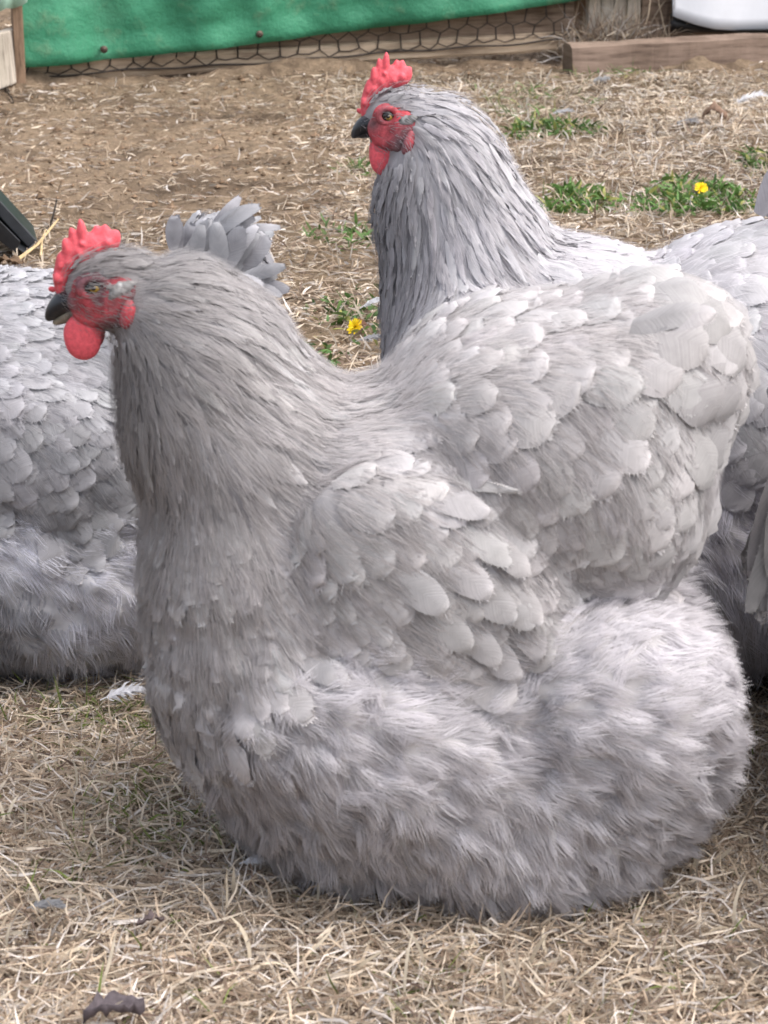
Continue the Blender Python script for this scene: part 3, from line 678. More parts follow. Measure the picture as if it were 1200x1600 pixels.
def make_head(root, Y, rng, blob, eye, s, rot=0.0, ax=1.0, wattle=(0, 0), open_=0.0, comb=None, face_tone=1.0, light_eye=False, flip=1, ear_tone=.2):
    """head parts laid out relative to the eye, in the photo scale of the rear hen; s scales them"""
    a = math.radians(rot); ca, sa = math.cos(a), math.sin(a)
    def T(x, y): return eye[0]+flip*s*(x*ca-y*sa), eye[1]+s*(x*sa+y*ca)
    def skin_y(x, y):
        """depth offset of the head's near side at this place"""
        px, py = T(x*ax, y); d = np.linspace(-.06, 0, 121); v = blob.f(at(np.full(121, px), np.full(121, py), Y+d)); i = np.argmax(v < 0)
        return d[i] if v.min() < 0 else -.004
    def E(x, y, rx, ry, r, rd, dy=0., mir=False):
        px, py = T(x*ax, y); rx = rx*ax; return ell(px, py, rx*s, ry*s, flip*(r+rot), Y, rd*kk, 0., dy*kk) if mir else ell(px, py, rx*s, ry*s, flip*(r+rot), Y, rd*kk, dy*kk)
    kk = s*Y/1.76
    def skin(name, Es, mat, parent, colf=None, step=.0014, k=.002):
        bl = Blob(Es, k); V, Q = bl.surface(step*kk)
        return mesh(name, V, Q, mat, parent, col=None if colf is None else colf(V))
    def red(V):
        n1 = vnoise(V, 260, 3); n2 = vnoise(V, 90, 4)
        c = np.array(lin(184, 74, 82))[None]+(np.array(lin(104, 70, 76))-np.array(lin(184, 74, 82)))[None]*np.clip((n2-.28)*2.2, 0, 1)[:, None]
        for (gx_, gy_, gr_, gs_) in ((14, 47, 15, .85), (-24, 8, 13, .8), (26, 16, 9, .6), (-4, 30, 8, .35)):   # grey stubbly skin below the ear and round the beak
            pxg = T(gx_*ax, gy_); q = at(float(pxg[0]), float(pxg[1]), Y); r_ = gr_*s/FOC*Y*1.05
            wg = gs_*np.exp(-(((V[:, 0]-q[0])**2+(V[:, 2]-q[2])**2)/(r_*r_)))
            c = c+(np.array([.10, .085, .09])-c)*wg[:, None]
        return c*(.6+.75*n1[:, None])*face_tone
    for mir in (False, True):
        def X(x, y, rx, ry, r, rd, out, sx=None, sy=None):
            """out: how far the centre stands in front of the head's own surface (m)"""
            px, py = T(x*ax, y); dy = skin_y(x if sx is None else sx, y if sy is None else sy)-out*kk
            return ell(px, py, rx*ax*s, ry*s, flip*(r+rot), Y, rd*kk, 0., dy) if mir else ell(px, py, rx*ax*s, ry*s, flip*(r+rot), Y, rd*kk, dy)
        skin('face', [X(2, 0, 25, 20, 10, .0040, -.001), X(-14, 20, 18, 17, 40, .0042, -.001), X(10, 24, 23, 17, 20, .0040, -.001), X(28, 28, 18, 22, 0, .0040, -.001), X(30, 8, 16, 15, 0, .004, -.0015), X(-8, 38, 16, 10, 20, .004, -.001), X(4, 44, 22, 10, 10, .004, -.001), X(20, 44, 16, 12, 0, .004, -.001)], M_SKIN, root, red)
        ring = [X(math.cos(t)*15.5, math.sin(t)*12, 3.4, 3.4, 0, .0022, .0030, 0, 0) for t in np.linspace(0, 2*math.pi, 16, endpoint=False)]
        skin('eyelid', ring, M_SKIN, root, lambda V: red(V)*.95, .001, .0012)
        ey = skin('eye', [X(0, 0, 13, 11, 0, .0052, .0006)], M_EYE, root, None, .0009)
        skin('iris', [X(1, 1, 8.6, 7.6, 0, .0046, .0016, 0, 0)], M_IRIS, ey, None, .0007)
        skin('pupil', [X(0.5, .5, 4.8, 4.6, 0, .0042, .0026, 0, 0)], M_EYE, ey, None, .0006)
        rq = np.random.default_rng(4); skin('ear_tuft', [X(27+rq.normal(0, 6.5), 9+rq.normal(0, 3.6), 5.0, 1.5, -20+rq.normal(0, 25), .0011, .0028) for k in range(30)], M_SKIN, root, lambda V: np.array([1, .98, .97])[None]*ear_tone*(.25+1.2*vnoise(V, 420, 8))[:, None], .0008, .0007)
        skin('earlobe', [X(34, 38, 7, 15, 15, .0034, .0022), X(30, 50, 7, 11, 25, .0034, .0020)], M_SKIN, root, lambda V: red(V)*1.25, .0012)
        wx, wy = wattle
        skin('wattle', [E(-9+wx, 58+wy, 18, 22, -8, .0036, -.0105, mir), E(-8+wx, 74+wy, 15.5, 18, -5, .0034, -.0115, mir), E(-3+wx*.6, 45+wy, 15, 13, 20, .0042, -.0100, mir)], M_COMB, root, None, .0011, .003)
    # beak
    up = [E(-22-t*32, 10+6*t+16*t*t, 12.5*(1-t)**.75+1.8, 9.0*(1-t)**.8+1.5, 12+25*t, .0085*(1-t)**.7+.0012) for t in np.linspace(0, 1, 12)]
    bk = skin('beak', up, M_BEAK, root, None, .0008, .0015)
    lo = [E(-20-t*27, 22+open_+(9+open_*.5)*t, 10*(1-t)+2.0, 5.2*(1-t)**.8+1.4, 14+open_, .0062*(1-t)**.7+.0012) for t in np.linspace(0, 1, 9)]
    skin('lower_beak', lo, M_BEAKTIP if open_ else M_BEAK, root, None, .0008, .0012)
    skin('cere', [E(-26, 4, 13, 7, -25, .0075), E(-34, 6, 8, 6, 20, .0066)], M_SKIN, root, lambda V: np.array([.10, .09, .10])[None]*(.6+.8*vnoise(V, 300, 9))[:, None], .001)
    # comb
    skin('comb', [E(x, y, rx, ry, r, rd, dy) for (x, y, rx, ry, r, rd, dy) in comb], M_COMB, root, None, .0009, .0009)

# comb seen on the rear hen, relative to its eye (photo pixels)
COMB = [(-35, -8, 6, 12, 15, .0042, 0), (-33, -24, 8, 16, 20, .0044, 0), (-24, -40, 12, 18, 35, .0046, 0), (-10, -52, 17, 16, 20, .0048, 0), (8, -56, 20, 14, -5, .0046, 0), (22, -62, 14, 14, 0, .0042, 0.002),
        (-22, -62, 5, 14, 0, .0030, -.002), (-13, -70, 5, 16, 4, .0030, 0.), (-3, -78, 5, 17, 5, .0030, 0), (5, -66, 8, 12, 10, .0034, .001), (13, -72, 7, 11, 0, .0030, .003), (21, -74, 7, 10, -8, .0030, .003), (29, -66, 8, 9, -30, .0030, .002), (-30, -46, 5, 11, 10, .0030, -.001), (-34, -30, 4, 8, 10, .0028, 0)]
def bead(seed, pts, n):
    r = np.random.default_rng(seed); return [(x+r.normal(0, 5), y+r.normal(0, 5), 2.3, 2.8, 0, .0016, r.choice([-1, 1])*.0040) for (x, y) in [pts[i] for i in r.integers(0, len(pts), n)]]
COMB = COMB+[(x, y, r_, h_, a_, .0018, dy) for (x, y, r_, h_, a_, dy) in ((-3, -88, 2.8, 12, 4, 0), (-14, -80, 2.8, 10, 2, 0), (13, -80, 3.2, 8, 6, .003), (23, -80, 3.2, 7, 0, .003), (33, -72, 4, 5, 30, .002))]
COMB3 = COMB+bead(1, [c[:2] for c in COMB[:6]], 40)
# ------------------------------------------------------------------ the four hens
def skull(eye, s, Y, rot=0., flip=1):
    a = math.radians(rot); ca, sa = math.cos(a), math.sin(a); k = s*Y/1.76
    def T(x, y): return eye[0]+flip*s*(x*ca-y*sa), eye[1]+s*(x*sa+y*ca)
    out = []
    for (x, y, rx, ry, r, rd) in ((16, -6, 44, 34, 10, .0145), (-8, 6, 30, 26, 20, .0115), (14, 22, 36, 30, 10, .0145), (36, 4, 40, 38, 0, .018), (-6, 36, 20, 16, 10, .010)):
        px, py = T(x, y); out.append(ell(px, py, rx*s, ry*s, flip*(r+rot), Y, rd*k))
    return out
# --- the foreground hen
Y1 = 1.43; EYE1 = (146, 449); S1 = 1.18
K1 = skull(EYE1, S1*1.04, Y1, -9)
B1 = [
    ell(275, 500, 80, 90, 20, Y1, .034), ell(330, 570, 112, 120, 30, Y1, .060), ell(300, 650, 98, 120, 0, Y1, .062), ell(395, 700, 140, 150, 20, Y1, .080),
    ell(400, 860, 168, 190, 0, Y1, .100), ell(440, 1010, 200, 230, 0, Y1, .112), ell(578, 1128, 250, 240, 22, Y1, .125), ell(640, 900, 290, 250, 10, Y1, .118),
    ell(760, 1200, 260, 190, 0, Y1, .128), ell(955, 1128, 180, 182, -10, Y1, .122), ell(868, 1242, 165, 135, 0, Y1, .112), ell(1020, 1110, 95, 130, -10, Y1, .09), ell(980, 1010, 120, 65, -10, Y1, .085),
    ell(830, 690, 240, 195, 35, Y1, .105), ell(950, 730, 150, 190, 0, Y1, .098), ell(920, 582, 160, 100, -10, Y1, .085), ell(1062, 575, 92, 108, 5, Y1, .055),
    ell(1010, 505, 90, 52, 4, Y1, .045),
    ell(600, 690, 120, 75, 5, Y1, .075),
    ell(680, 900, 200, 105, 36, Y1, .022, -.096), ell(680, 900, 200, 105, 36, Y1, .022, 0, -.096),
    ell(610, 1170, 220, 120, 15, Y1, .035, -.105), ell(610, 1170, 220, 120, 15, Y1, .035, 0, -.105),
    ell(980, 1110, 150, 140, -15, Y1, .035, -.10), ell(980, 1110, 150, 140, -15, Y1, .035, 0, -.10)]
h, c, w, f, nn = 'h', 'c', 'w', 'f', 'n'
CT1 = [(238, 535, 40, h, .026, .007, .002, .68), (246, 478, 22, h, .03, .007, .002, .74), (243, 436, 12, h, .03, .007, .002, .76), (208, 572, 60, h, .024, .007, .002, .64), (172, 580, 80, h, .02, .006, .002, .66), (222, 555, 50, h, .024, .007, .002, .64), (940, 978, -20, f, .03, .026, .003, 1.1), (1060, 962, -10, f, .03, .026, .003, 1.1), (870, 1000, -35, f, .03, .026, .003, 1.06), (1100, 980, -5, f, .03, .026, .003, 1.1), (110, 450, 0, nn, .01, .006, .001, .6), (150, 470, 0, nn, .01, .006, .001, .6), (140, 510, 0, nn, .01, .006, .001, .6), (190, 500, 20, nn, .012, .006, .001, .6), (200, 460, 10, nn, .012, .006, .001, .6),
    (120, 415, -10, h, .012, .005, .001, .62), (150, 398, -5, h, .016, .006, .001, .62), (190, 395, 5, h, .022, .007, .0015, .72), (240, 405, 12, h, .035, .009, .002, .8),
    (255, 450, 18, h, .035, .008, .002, .76), (250, 510, 28, h, .036, .008, .002, .74), (215, 560, 50, h, .030, .008, .002, .64), (185, 600, 75, h, .028, .008, .002, .70),
    (330, 430, 22, h, .045, .010, .003, .88), (380, 490, 38, h, .050, .011, .003, .92), (330, 530, 32, h, .05, .010, .003, .86), (270, 600, 50, h, .045, .010, .003, .82), (215, 680, 85, h, .040, .011, .003, .78),
    (440, 570, 45, h, .05, .012, .003, 1.0), (370, 640, 45, h, .05, .011, .003, .92), (280, 720, 68, h, .045, .012, .003, .88), (470, 640, 35, h, .05, .013, .003, 1.02), (420, 730, 48, h, .045, .014, .003, .97),
    (235, 820, 95, c, .034, .020, .003, .88), (330, 810, 68, c, .036, .020, .003, .94), (250, 950, 95, c, .032, .018, .002, .94), (380, 900, 70, c, .032, .018, .002, 1.0), (480, 830, 45, c, .036, .022, .003, 1.03),
    (270, 1090, 80, c, .030, .017, .002, .94), (380, 1020, 70, c, .030, .017, .002, 1.0), (480, 950, 50, c, .032, .018, .002, 1.02), (330, 1200, 62, f, .030, .018, .002, .9), (290, 1150, 72, c, .030, .016, .002, .92), (440, 1150, 52, f, .034, .028, .003, .98), (430, 1300, 50, f, .034, .028, .003, .9), (520, 1370, 60, f, .034, .028, .003, .9),
    (560, 690, 18, c, .045, .022, .003, 1.12), (620, 640, 5, c, .045, .022, .003, 1.12), (540, 620, 8, h, .05, .016, .003, 1.12),
    (560, 770, 25, w, .034, .026, .004, 1.06), (640, 730, 28, w, .036, .028, .004, 1.08), (540, 870, 35, w, .032, .026, .004, 1.0), (640, 840, 38, w, .034, .028, .005, .99), (720, 830, 40, w, .036, .030, .005, .98),
    (620, 940, 42, w, .034, .028, .005, .96), (720, 930, 45, w, .034, .028, .005, .95), (740, 1010, 50, w, .034, .028, .004, .92), (830, 960, 60, w, .034, .028, .004, .9), (800, 860, 55, w, .034, .028, .004, .92),
    (660, 590, -8, w, .038, .026, .004, 1.06), (720, 530, -2, w, .040, .028, .005, 1.05), (800, 490, 0, w, .042, .030, .005, 1.04), (700, 640, 20, w, .036, .028, .005, .96), (780, 590, 20, w, .040, .032, .006, 1.0),
    (720, 720, 48, w, .036, .030, .005, .94), (800, 690, 42, w, .040, .034, .006, .97), (870, 580, 22, w, .044, .036, .006, 1.0), (900, 680, 50, w, .042, .036, .006, .98), (850, 780, 58, w, .038, .034, .005, .97),
    (960, 620, 42, w, .042, .036, .006, 1.02), (980, 740, 60, w, .040, .036, .006, 1.04), (930, 840, 70, w, .036, .034, .004, .98), (1040, 820, 75, w, .036, .034, .004, 1.0), (1080, 900, 80, w, .036, .034, .004, .94),
    (900, 470, -5, w, .046, .034, .006, 1.0), (1000, 430, -2, w, .055, .038, .007, .98), (1080, 470, 25, w, .055, .042, .008, .96), (1020, 540, 35, w, .050, .040, .008, .94), (1120, 560, 55, w, .050, .042, .008, .95), (1060, 640, 65, w, .045, .040, .007, .94), (1110, 720, 80, w, .045, .04, .006, .92),
    (520, 1060, 5, f, .03, .026, .003, 1.10), (620, 1090, 0, f, .03, .026, .003, 1.14), (720, 1120, -15, f, .03, .026, .003, 1.04), (800, 1070, -38, f, .03, .026, .003, 1.0), (900, 1010, -30, f, .03, .026, .003, 1.08), (1020, 990, -15, f, .03, .026, .003, 1.12), (1000, 1090, -5, f, .03, .026, .003, 1.14),
    (1120, 1050, -5, f, .03, .026, .003, 1.12), (1130, 1160, 10, f, .03, .026, .003, 1.08), (1100, 1260, 30, f, .03, .026, .003, 1.0), (560, 1190, 35, f, .03, .026, .003, 1.04), (680, 1220, 30, f, .03, .026, .003, 1.06), (800, 1180, 10, f, .03, .026, .003, 1.06), (900, 1180, 10, f, .03, .026, .003, 1.06),
    (620, 1330, 65, f, .03, .026, .003, .98), (750, 1340, 70, f, .03, .026, .003, 1.02), (880, 1310, 55, f, .03, .026, .003, 1.03), (1000, 1300, 40, f, .03, .026, .003, 1.0)]
EX1 = [(655, 742, 24, .062, .021, None, .0, 1.1, .03), (640, 760, 34, .050, .022, None, .0, 1.06, .03), (690, 790, 50, .055, .020, None, .0, 1.0, .03), (740, 815, 52, .045, .018, None, .0, .96, .03), (660, 850, 38, .050, .022, None, 0, .98, .03), (600, 880, 34, .046, .022, None, 0, 1.0, .03), (700, 880, 42, .052, .022, None, 0, .95, .03), (740, 890, 46, .050, .020, None, 0, .92, .03), (640, 930, 40, .048, .022, None, 0, .98, .03), (690, 950, 44, .048, .020, None, 0, .95, .03), (770, 880, 56, .046, .018, None, 0, .9, .03), (730, 980, 46, .044, .020, None, 0, .92, .03), (790, 940, 58, .042, .018, None, 0, .88, .03), (940, 455, 2, 0.055, 0.036, None, 0, 1.00, .34), (975, 470, 8, 0.058, 0.040, None, 0, 0.86, .34), (1005, 435, 6, 0.060, 0.036, None, 0, 0.82, .34), (1050, 430, 20, 0.055, 0.036, None, 0, 0.88, .34), (1030, 485, 28, 0.055, 0.042, None, 0, 0.82, .34), (1075, 505, 40, 0.055, 0.042, None, 0, 0.84, .34), (990, 520, 28, 0.052, 0.040, None, 0, 0.88, .34), (1095, 560, 55, 0.050, 0.040, None, 0, 0.82, .34), (1040, 570, 48, 0.052, 0.040, None, 0, 0.86, .34), (1100, 625, 70, 0.048, 0.038, None, 0, 0.82, .34), (1065, 650, 68, 0.048, 0.038, None, 0, 0.84, .34), (960, 560, 34, 0.050, 0.038, None, 0, 0.97, .34)]
make_hen(11, Y1, K1, B1, CT1, dict(eye=EYE1, s=S1, rot=-9, ax=1.22, wattle=(-12, 0), open_=5., comb=[(q[0], q[1]*.92+1, *q[2:]) for q in COMB3], ear_tone=.34),
    'large lavender grey hen in the foreground facing left with open beak', n_fluff=175000, legs=((590, -.05), (640, .05)), single_max=290, extra=EX1, tint=(1.0, .978, .966))

# --- the rear hen, head up
Y3 = 1.76; EYE3 = (606, 181); S3 = 1.0
K3 = skull(EYE3, S3, Y3)
B3 = [
    ell(682, 222, 52, 66, 20, Y3, .028), ell(700, 290, 88, 100, 10, Y3, .050), ell(670, 330, 72, 90, 0, Y3, .048), ell(740, 390, 110, 110, 20, Y3, .066), ell(700, 470, 90, 130, 0, Y3, .075),
    ell(740, 600, 130, 180, 0, Y3, .34), ell(880, 640, 240, 240, 0, Y3, .12), ell(1000, 800, 260, 230, 0, Y3, .125), ell(1130, 620, 190, 240, 0, Y3, .115), ell(1180, 860, 170, 170, 0, Y3, .12),
    ell(1190, 470, 150, 95, -20, Y3, .07), ell(1290, 400, 70, 90, 30, Y3, .04), ell(900, 440, 110, 50, 10, Y3, .06)]
CT3 = [(630, 262, 85, h, .022, .005, .002, 0.84), (652, 238, 70, h, .024, .005, .002, 0.92), (655, 195, 40, h, .024, .005, .002, 0.94), (608, 278, 95, h, .018, .005, .002, 0.78), (642, 250, 80, h, .022, .005, .002, 0.90), (590, 190, 0, nn, .01, .005, .001, .6), (605, 215, 0, nn, .01, .005, .001, .6), (630, 200, 0, nn, .01, .005, .001, .6), (618, 238, 0, nn, .01, .005, .001, .6),
    (590, 150, -30, h, .010, 0.0029, .001, 0.65), (612, 145, -15, h, .014, 0.0036, .001, 0.70), (640, 140, 0, h, .022, 0.0043, .0015, 0.94), (660, 165, 18, h, .028, 0.0050, .002, 0.99), (665, 215, 60, h, .03, 0.0050, .002, 0.94), (645, 260, 85, h, .03, 0.0050, .002, 0.96), (615, 285, 95, h, .028, 0.0050, .002, 0.78), (600, 320, 92, h, .03, 0.0050, .002, 0.80),
    (720, 180, 38, h, .04, 0.0065, .003, 1.12), (770, 240, 55, h, .045, 0.0065, .003, 1.12), (700, 260, 65, h, .045, 0.0065, .003, 1.08), (640, 340, 85, h, .045, 0.0058, .003, 0.90), (610, 400, 88, h, .04, 0.0058, .003, 0.87), (720, 340, 72, h, .05, 0.0072, .003, 1.12), (800, 320, 60, h, .05, 0.0058, .004, 1.10), (845, 340, 62, h, .05, 0.0050, .004, 1.08),
    (660, 430, 80, h, .045, 0.0065, .003, 0.96), (750, 430, 62, h, .045, 0.0086, .003, 1.12), (620, 500, 88, h, .04, 0.0079, .003, 1.12), (690, 520, 75, c, .04, .014, .003, .95), (850, 420, 35, c, .045, .018, .003, 1.15), (920, 390, 12, c, .045, .022, .003, 1.2), (980, 410, 0, c, .042, .024, .003, 1.18),
    (1050, 390, -25, w, .040, .024, .004, 1.14), (1120, 360, -28, w, .042, .026, .004, 1.14), (1180, 330, -32, w, .045, .026, .005, 1.1), (1100, 440, 0, w, .040, .028, .004, 1.1), (1170, 450, 10, w, .040, .028, .004, 1.08), (1180, 560, 30, w, .04, .03, .004, 1.06), (1060, 560, 20, w, .04, .03, .004, 1.04), (1170, 680, 55, w, .038, .03, .004, 1.05),
    (1150, 800, 60, f, .03, .026, .003, 1.30), (1130, 930, 70, f, .03, .026, .003, 1.30), (1190, 980, 70, f, .03, .026, .003, 1.25), (1200, 880, 50, f, .03, .026, .003, 1.30), (900, 900, 70, f, .03, .026, .003, 1.18), (700, 700, 80, c, .034, .024, .003, 1.), (640, 600, 85, c, .034, .02, .003, .98), (1290, 340, -60, w, .05, .03, .006, .95)]  # fluff tones at right raised to offset the shade between the hens
EX3 = [(1186+14*k, 335+4*k, -66+6*(k % 4), .052, .020, -.03+.012*(k % 6), .1, .82+.03*(k % 5), .12) for k in range(8)]
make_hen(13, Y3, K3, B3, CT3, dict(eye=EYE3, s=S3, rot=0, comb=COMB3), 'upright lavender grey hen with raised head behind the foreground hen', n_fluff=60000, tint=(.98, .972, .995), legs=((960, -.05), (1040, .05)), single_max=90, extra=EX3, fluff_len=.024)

# --- the left hen, head out of the frame
Y2 = 1.79
B2 = [ell(60, 690, 290, 240, 10, Y2, .115), ell(-140, 720, 230, 260, 0, Y2, .115), ell(120, 880, 230, 165, 0, Y2, .120), ell(-60, 900, 230, 160, 0, Y2, .118), ell(250, 560, 140, 130, -30, Y2, .085), ell(340, 470, 62, 100, 20, Y2, .045), ell(-20, 560, 180, 110, 0, Y2, .085),
    ell(330, 400, 42, 48, 0, Y2, .028), ell(-270, 520, 130, 190, -20, Y2, .075), ell(-330, 360, 80, 130, -10, Y2, .045), ell(60, 720, 180, 100, 15, Y2, .022, -.105), ell(60, 720, 180, 100, 15, Y2, .022, 0, -.105), 
    ell(40, 920, 190, 100, 0, Y2, .03, -.105)]
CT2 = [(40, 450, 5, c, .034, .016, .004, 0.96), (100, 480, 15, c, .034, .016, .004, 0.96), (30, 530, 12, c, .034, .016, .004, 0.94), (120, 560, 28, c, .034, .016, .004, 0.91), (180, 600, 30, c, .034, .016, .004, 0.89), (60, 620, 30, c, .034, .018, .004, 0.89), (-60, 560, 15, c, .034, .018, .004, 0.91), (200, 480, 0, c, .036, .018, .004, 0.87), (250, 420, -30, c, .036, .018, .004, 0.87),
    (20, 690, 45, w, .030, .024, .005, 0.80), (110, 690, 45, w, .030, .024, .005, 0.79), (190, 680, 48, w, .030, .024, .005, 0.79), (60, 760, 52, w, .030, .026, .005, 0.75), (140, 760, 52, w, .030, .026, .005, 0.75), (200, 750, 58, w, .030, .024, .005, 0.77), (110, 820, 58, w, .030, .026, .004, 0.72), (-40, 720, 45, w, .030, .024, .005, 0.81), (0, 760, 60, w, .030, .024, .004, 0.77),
    (10, 820, 30, f, .03, .024, .003, 1.28), (60, 880, 40, f, .03, .024, .003, 1.28), (160, 850, 30, f, .03, .024, .003, 1.30), (200, 810, 20, f, .03, .02, .003, 1.30), (180, 930, 60, f, .03, .024, .003, 1.25), (30, 950, 70, f, .03, .024, .003, 0.66), (0, 1020, 80, f, .03, .024, .003, 0.60), (110, 1000, 75, f, .03, .024, .003, 1.14), (200, 1010, 70, f, .03, .024, .003, 1.16), (260, 900, 40, f, .03, .024, .003, 1.20),  # two lowest tones paint the belly's shading into the fluff colour
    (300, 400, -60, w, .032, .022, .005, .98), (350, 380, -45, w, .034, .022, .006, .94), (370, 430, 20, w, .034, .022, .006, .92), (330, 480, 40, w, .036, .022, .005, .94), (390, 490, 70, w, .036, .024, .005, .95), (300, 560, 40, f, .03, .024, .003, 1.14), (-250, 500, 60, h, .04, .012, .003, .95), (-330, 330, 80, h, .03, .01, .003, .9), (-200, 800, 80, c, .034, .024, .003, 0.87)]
EX2 = [(272, 392, -75, .034, .018, -.035, .1, .98, .05), (290, 398, -50, .036, .018, -.04, .2, 1.0, .1), (318, 380, -48, .050, .020, -.03, .1, .9, .25), (322, 388, -30, .055, .016, -.035, .1, .82, .3), (335, 378, -22, .050, .018, -.03, .3, .95, .3), (350, 410, -55, .044, .022, -.05, .0, 1.0, .2), (345, 430, -80, .045, .024, -.055, .0, .96, .05), (365, 425, -50, .045, .024, -.05, .1, .98, .2), (372, 440, -15, .040, .020, -.05, .0, .92, .2), (385, 440, 15, .036, .018, -.05, .1, .9, .2), (390, 455, 50, .045, .024, -.055, 0, .98, .15), (400, 450, 80, .05, .024, -.05, 0, .94, .1), (330, 445, 0, .040, .022, -.05, .1, .96, .1), (310, 430, -20, .034, .020, -.045, .1, .98, .1), (350, 470, 20, .04, .022, -.055, .1, .95, .1), (395, 480, 75, .05, .024, -.05, 0, .9, .1), (380, 490, 60, .05, .024, -.055, 0, .95, .1), (400, 500, 85, .05, .022, -.045, 0, .9, .1), (300, 420, -65, .04, .020, -.04, .2, .9, .3)]
r2 = np.random.default_rng(5)
EX2 = [(e[0]+r2.normal(0, 3), e[1]+r2.normal(0, 3), e[2]+r2.normal(0, 13), e[3]*r2.uniform(.75, 1.05), e[4]*r2.uniform(.4, .75), e[5]+r2.normal(0, .008), e[6]+r2.uniform(-.3, .6), e[7]*r2.uniform(.8, 1.08), e[8]+r2.uniform(-.1, .3)) for e in EX2 for k in (0, 1, 2)]
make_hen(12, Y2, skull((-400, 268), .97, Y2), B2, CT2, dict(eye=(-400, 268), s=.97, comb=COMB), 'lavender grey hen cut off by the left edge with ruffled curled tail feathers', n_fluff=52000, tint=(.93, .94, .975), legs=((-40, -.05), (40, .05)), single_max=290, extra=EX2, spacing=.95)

# --- the hen whose folded wing shows at the right edge
Y4 = 1.53
B4 = [ell(1560, 900, 270, 260, 0, Y4, .34), ell(1690, 760, 200, 230, 0, Y4, .09), ell(1440, 860, 200, 180, -20, Y4, .08), ell(1820, 520, 100, 190, 20, Y4, .05),  ell(1330, 640, 110, 120, -30, Y4, .05), ell(1420, 1050, 150, 180, 0, Y4, .085), ell(1600, 1150, 220, 130, 0, Y4, .34), ell(1310, 860, 118, 125, 70, Y4, .02, -.07)]
CT4 = [(1300, 850, 120, w, .05, .026, .004, .84), (1250, 800, 110, w, .06, .022, .004, .82), (1240, 900, 110, w, .06, .022, .004, .8), (1400, 800, 150, w, .04, .03, .004, .9), (1600, 850, 160, w, .04, .03, .004, 1.0), (1500, 1100, 110, f, .03, .026, .003, 1.0), (1700, 700, 120, c, .04, .02, .003, 1.0), (1330, 600, 200, w, .05, .03, .004, .9)]
EX4 = [(1232, 690, 103, .090, .015, -.100, 0, 0.48, .02), (1240, 715, 101, .096, .016, -.103, 0, 0.55, .02), (1226, 760, 97, .085, .014, -.106, 0, 0.45, .02), (1246, 740, 106, .098, .016, -.108, 0, 0.51, .02), (1218, 810, 88, .074, .012, -.110, 0, 0.47, .02), (1216, 760, 93, .060, .012, -.112, 0, 0.43, .02), (1236, 800, 96, .080, .014, -.113, 0, 0.50, .02)]
make_hen(14, Y4, skull((1930, 330), 1.12, Y4, 0, -1), B4, CT4, dict(eye=(1930, 330), s=1.12, comb=COMB, flip=-1), 'hen at the right edge showing only the brownish grey edge of its folded wing', n_fluff=6000, tint=(.98, .95, .93), legs=((1560, -.04), (1620, .04)), single_max=40, extra=EX4, view_margin=500)
# ------------------------------------------------------------------ grass, litter
def footprint(x, y):
    """inside a hen's belly print, where no blade can show"""
    r = np.zeros(np.shape(x), bool)
    for (a, b, yy, w_) in ((400, 1060, Y1, .075), (720, 1350, Y3, .085), (-250, 260, Y2, .085), (1330, 1750, Y4, .07)):
        xa, xb = at(float(a), 1300., yy)[0], at(float(b), 1300., yy)[0]
        r |= (((x-(xa+xb)/2)/((xb-xa)/2))**2+((y-yy)/w_)**2) < 1
    return r
STRAW = np.array([.9, .94, 1.12])*np.array([lin(222, 204, 172), lin(206, 184, 150), lin(186, 164, 134), lin(232, 220, 198), lin(160, 138, 112), lin(126, 106, 88), lin(206, 192, 168)])
def blades(name, X, Yp, L, wd, el0, bendy, cols, mat, rng, segs=4, z0=None, curlxy=.5, az=None):
    n = len(X); az = rng.uniform(0, 2*math.pi, n) if az is None else az
    z = gh(X, Yp)-.002 if z0 is None else z0
    p = np.stack([X, Yp, z], 1); pts = [p]; el = el0.copy(); da = rng.normal(0, curlxy, n)/segs; dl = bendy/segs
    for k in range(segs):
        d = np.stack([np.cos(az)*np.cos(el), np.sin(az)*np.cos(el), np.sin(el)], 1); p = p+d*(L/segs)[:, None]
        g = gh(p[:, 0], p[:, 1])+.0012; p[:, 2] = np.maximum(p[:, 2], g); pts.append(p); az = az+da; el = el-dl
    pts = np.stack(pts, 1); t = norm(pts[:, -1]-pts[:, 0]); r = norm(rng.normal(0, 1, (n, 3))+np.array([0, 0, .6])); S = norm(np.cross(t, r))
    pr = {4: np.array([.75, 1, .95, .7, .12]), 3: np.array([.8, 1, .75, .15]), 2: np.array([.8, 1, .2])}[segs]
    A = pts-S[:, None]*(wd[:, None]*pr*.5)[..., None]; B = pts+S[:, None]*(wd[:, None]*pr*.5)[..., None]
    V = np.stack([A, B], 2).reshape(n, -1, 3); F = np.array([[2*k, 2*k+1, 2*k+3, 2*k+2] for k in range(segs)])
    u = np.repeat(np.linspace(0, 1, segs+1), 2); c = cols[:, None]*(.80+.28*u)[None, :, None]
    return mesh(name, V.reshape(-1, 3), expand(F, n, V.shape[1]), mat, None, col=c.reshape(-1, 3))
def scatter(n, y0, y1, rng, margin=1.35):
    """uniform over the wedge of ground the camera can see, with some margin each side"""
    y = np.sqrt(rng.uniform(y0*y0, y1*y1, n)); hw = y*(600/FOC)*1.06*margin+.05; return rng.uniform(-1, 1, n)*hw, y
def straw_cols(X, Yp, rng, so):
    n = len(X); w_ = np.array([.24, .24, .18, .12, .10, .05, .07]); i = rng.choice(len(STRAW), n, p=w_); c = STRAW[i]*rng.uniform(.85, 1.28, (n, 1))
    P = np.stack([X, Yp], 1); pat = vnoise(P, 7, 61); c = c*(.82+.32*pat)[:, None]
    brown = np.array(lin(128, 106, 86)); c = c+(brown-c)*(np.clip(so, 0, 1)*.95*rng.random(n))[:, None]
    return c
rg = np.random.default_rng(21)
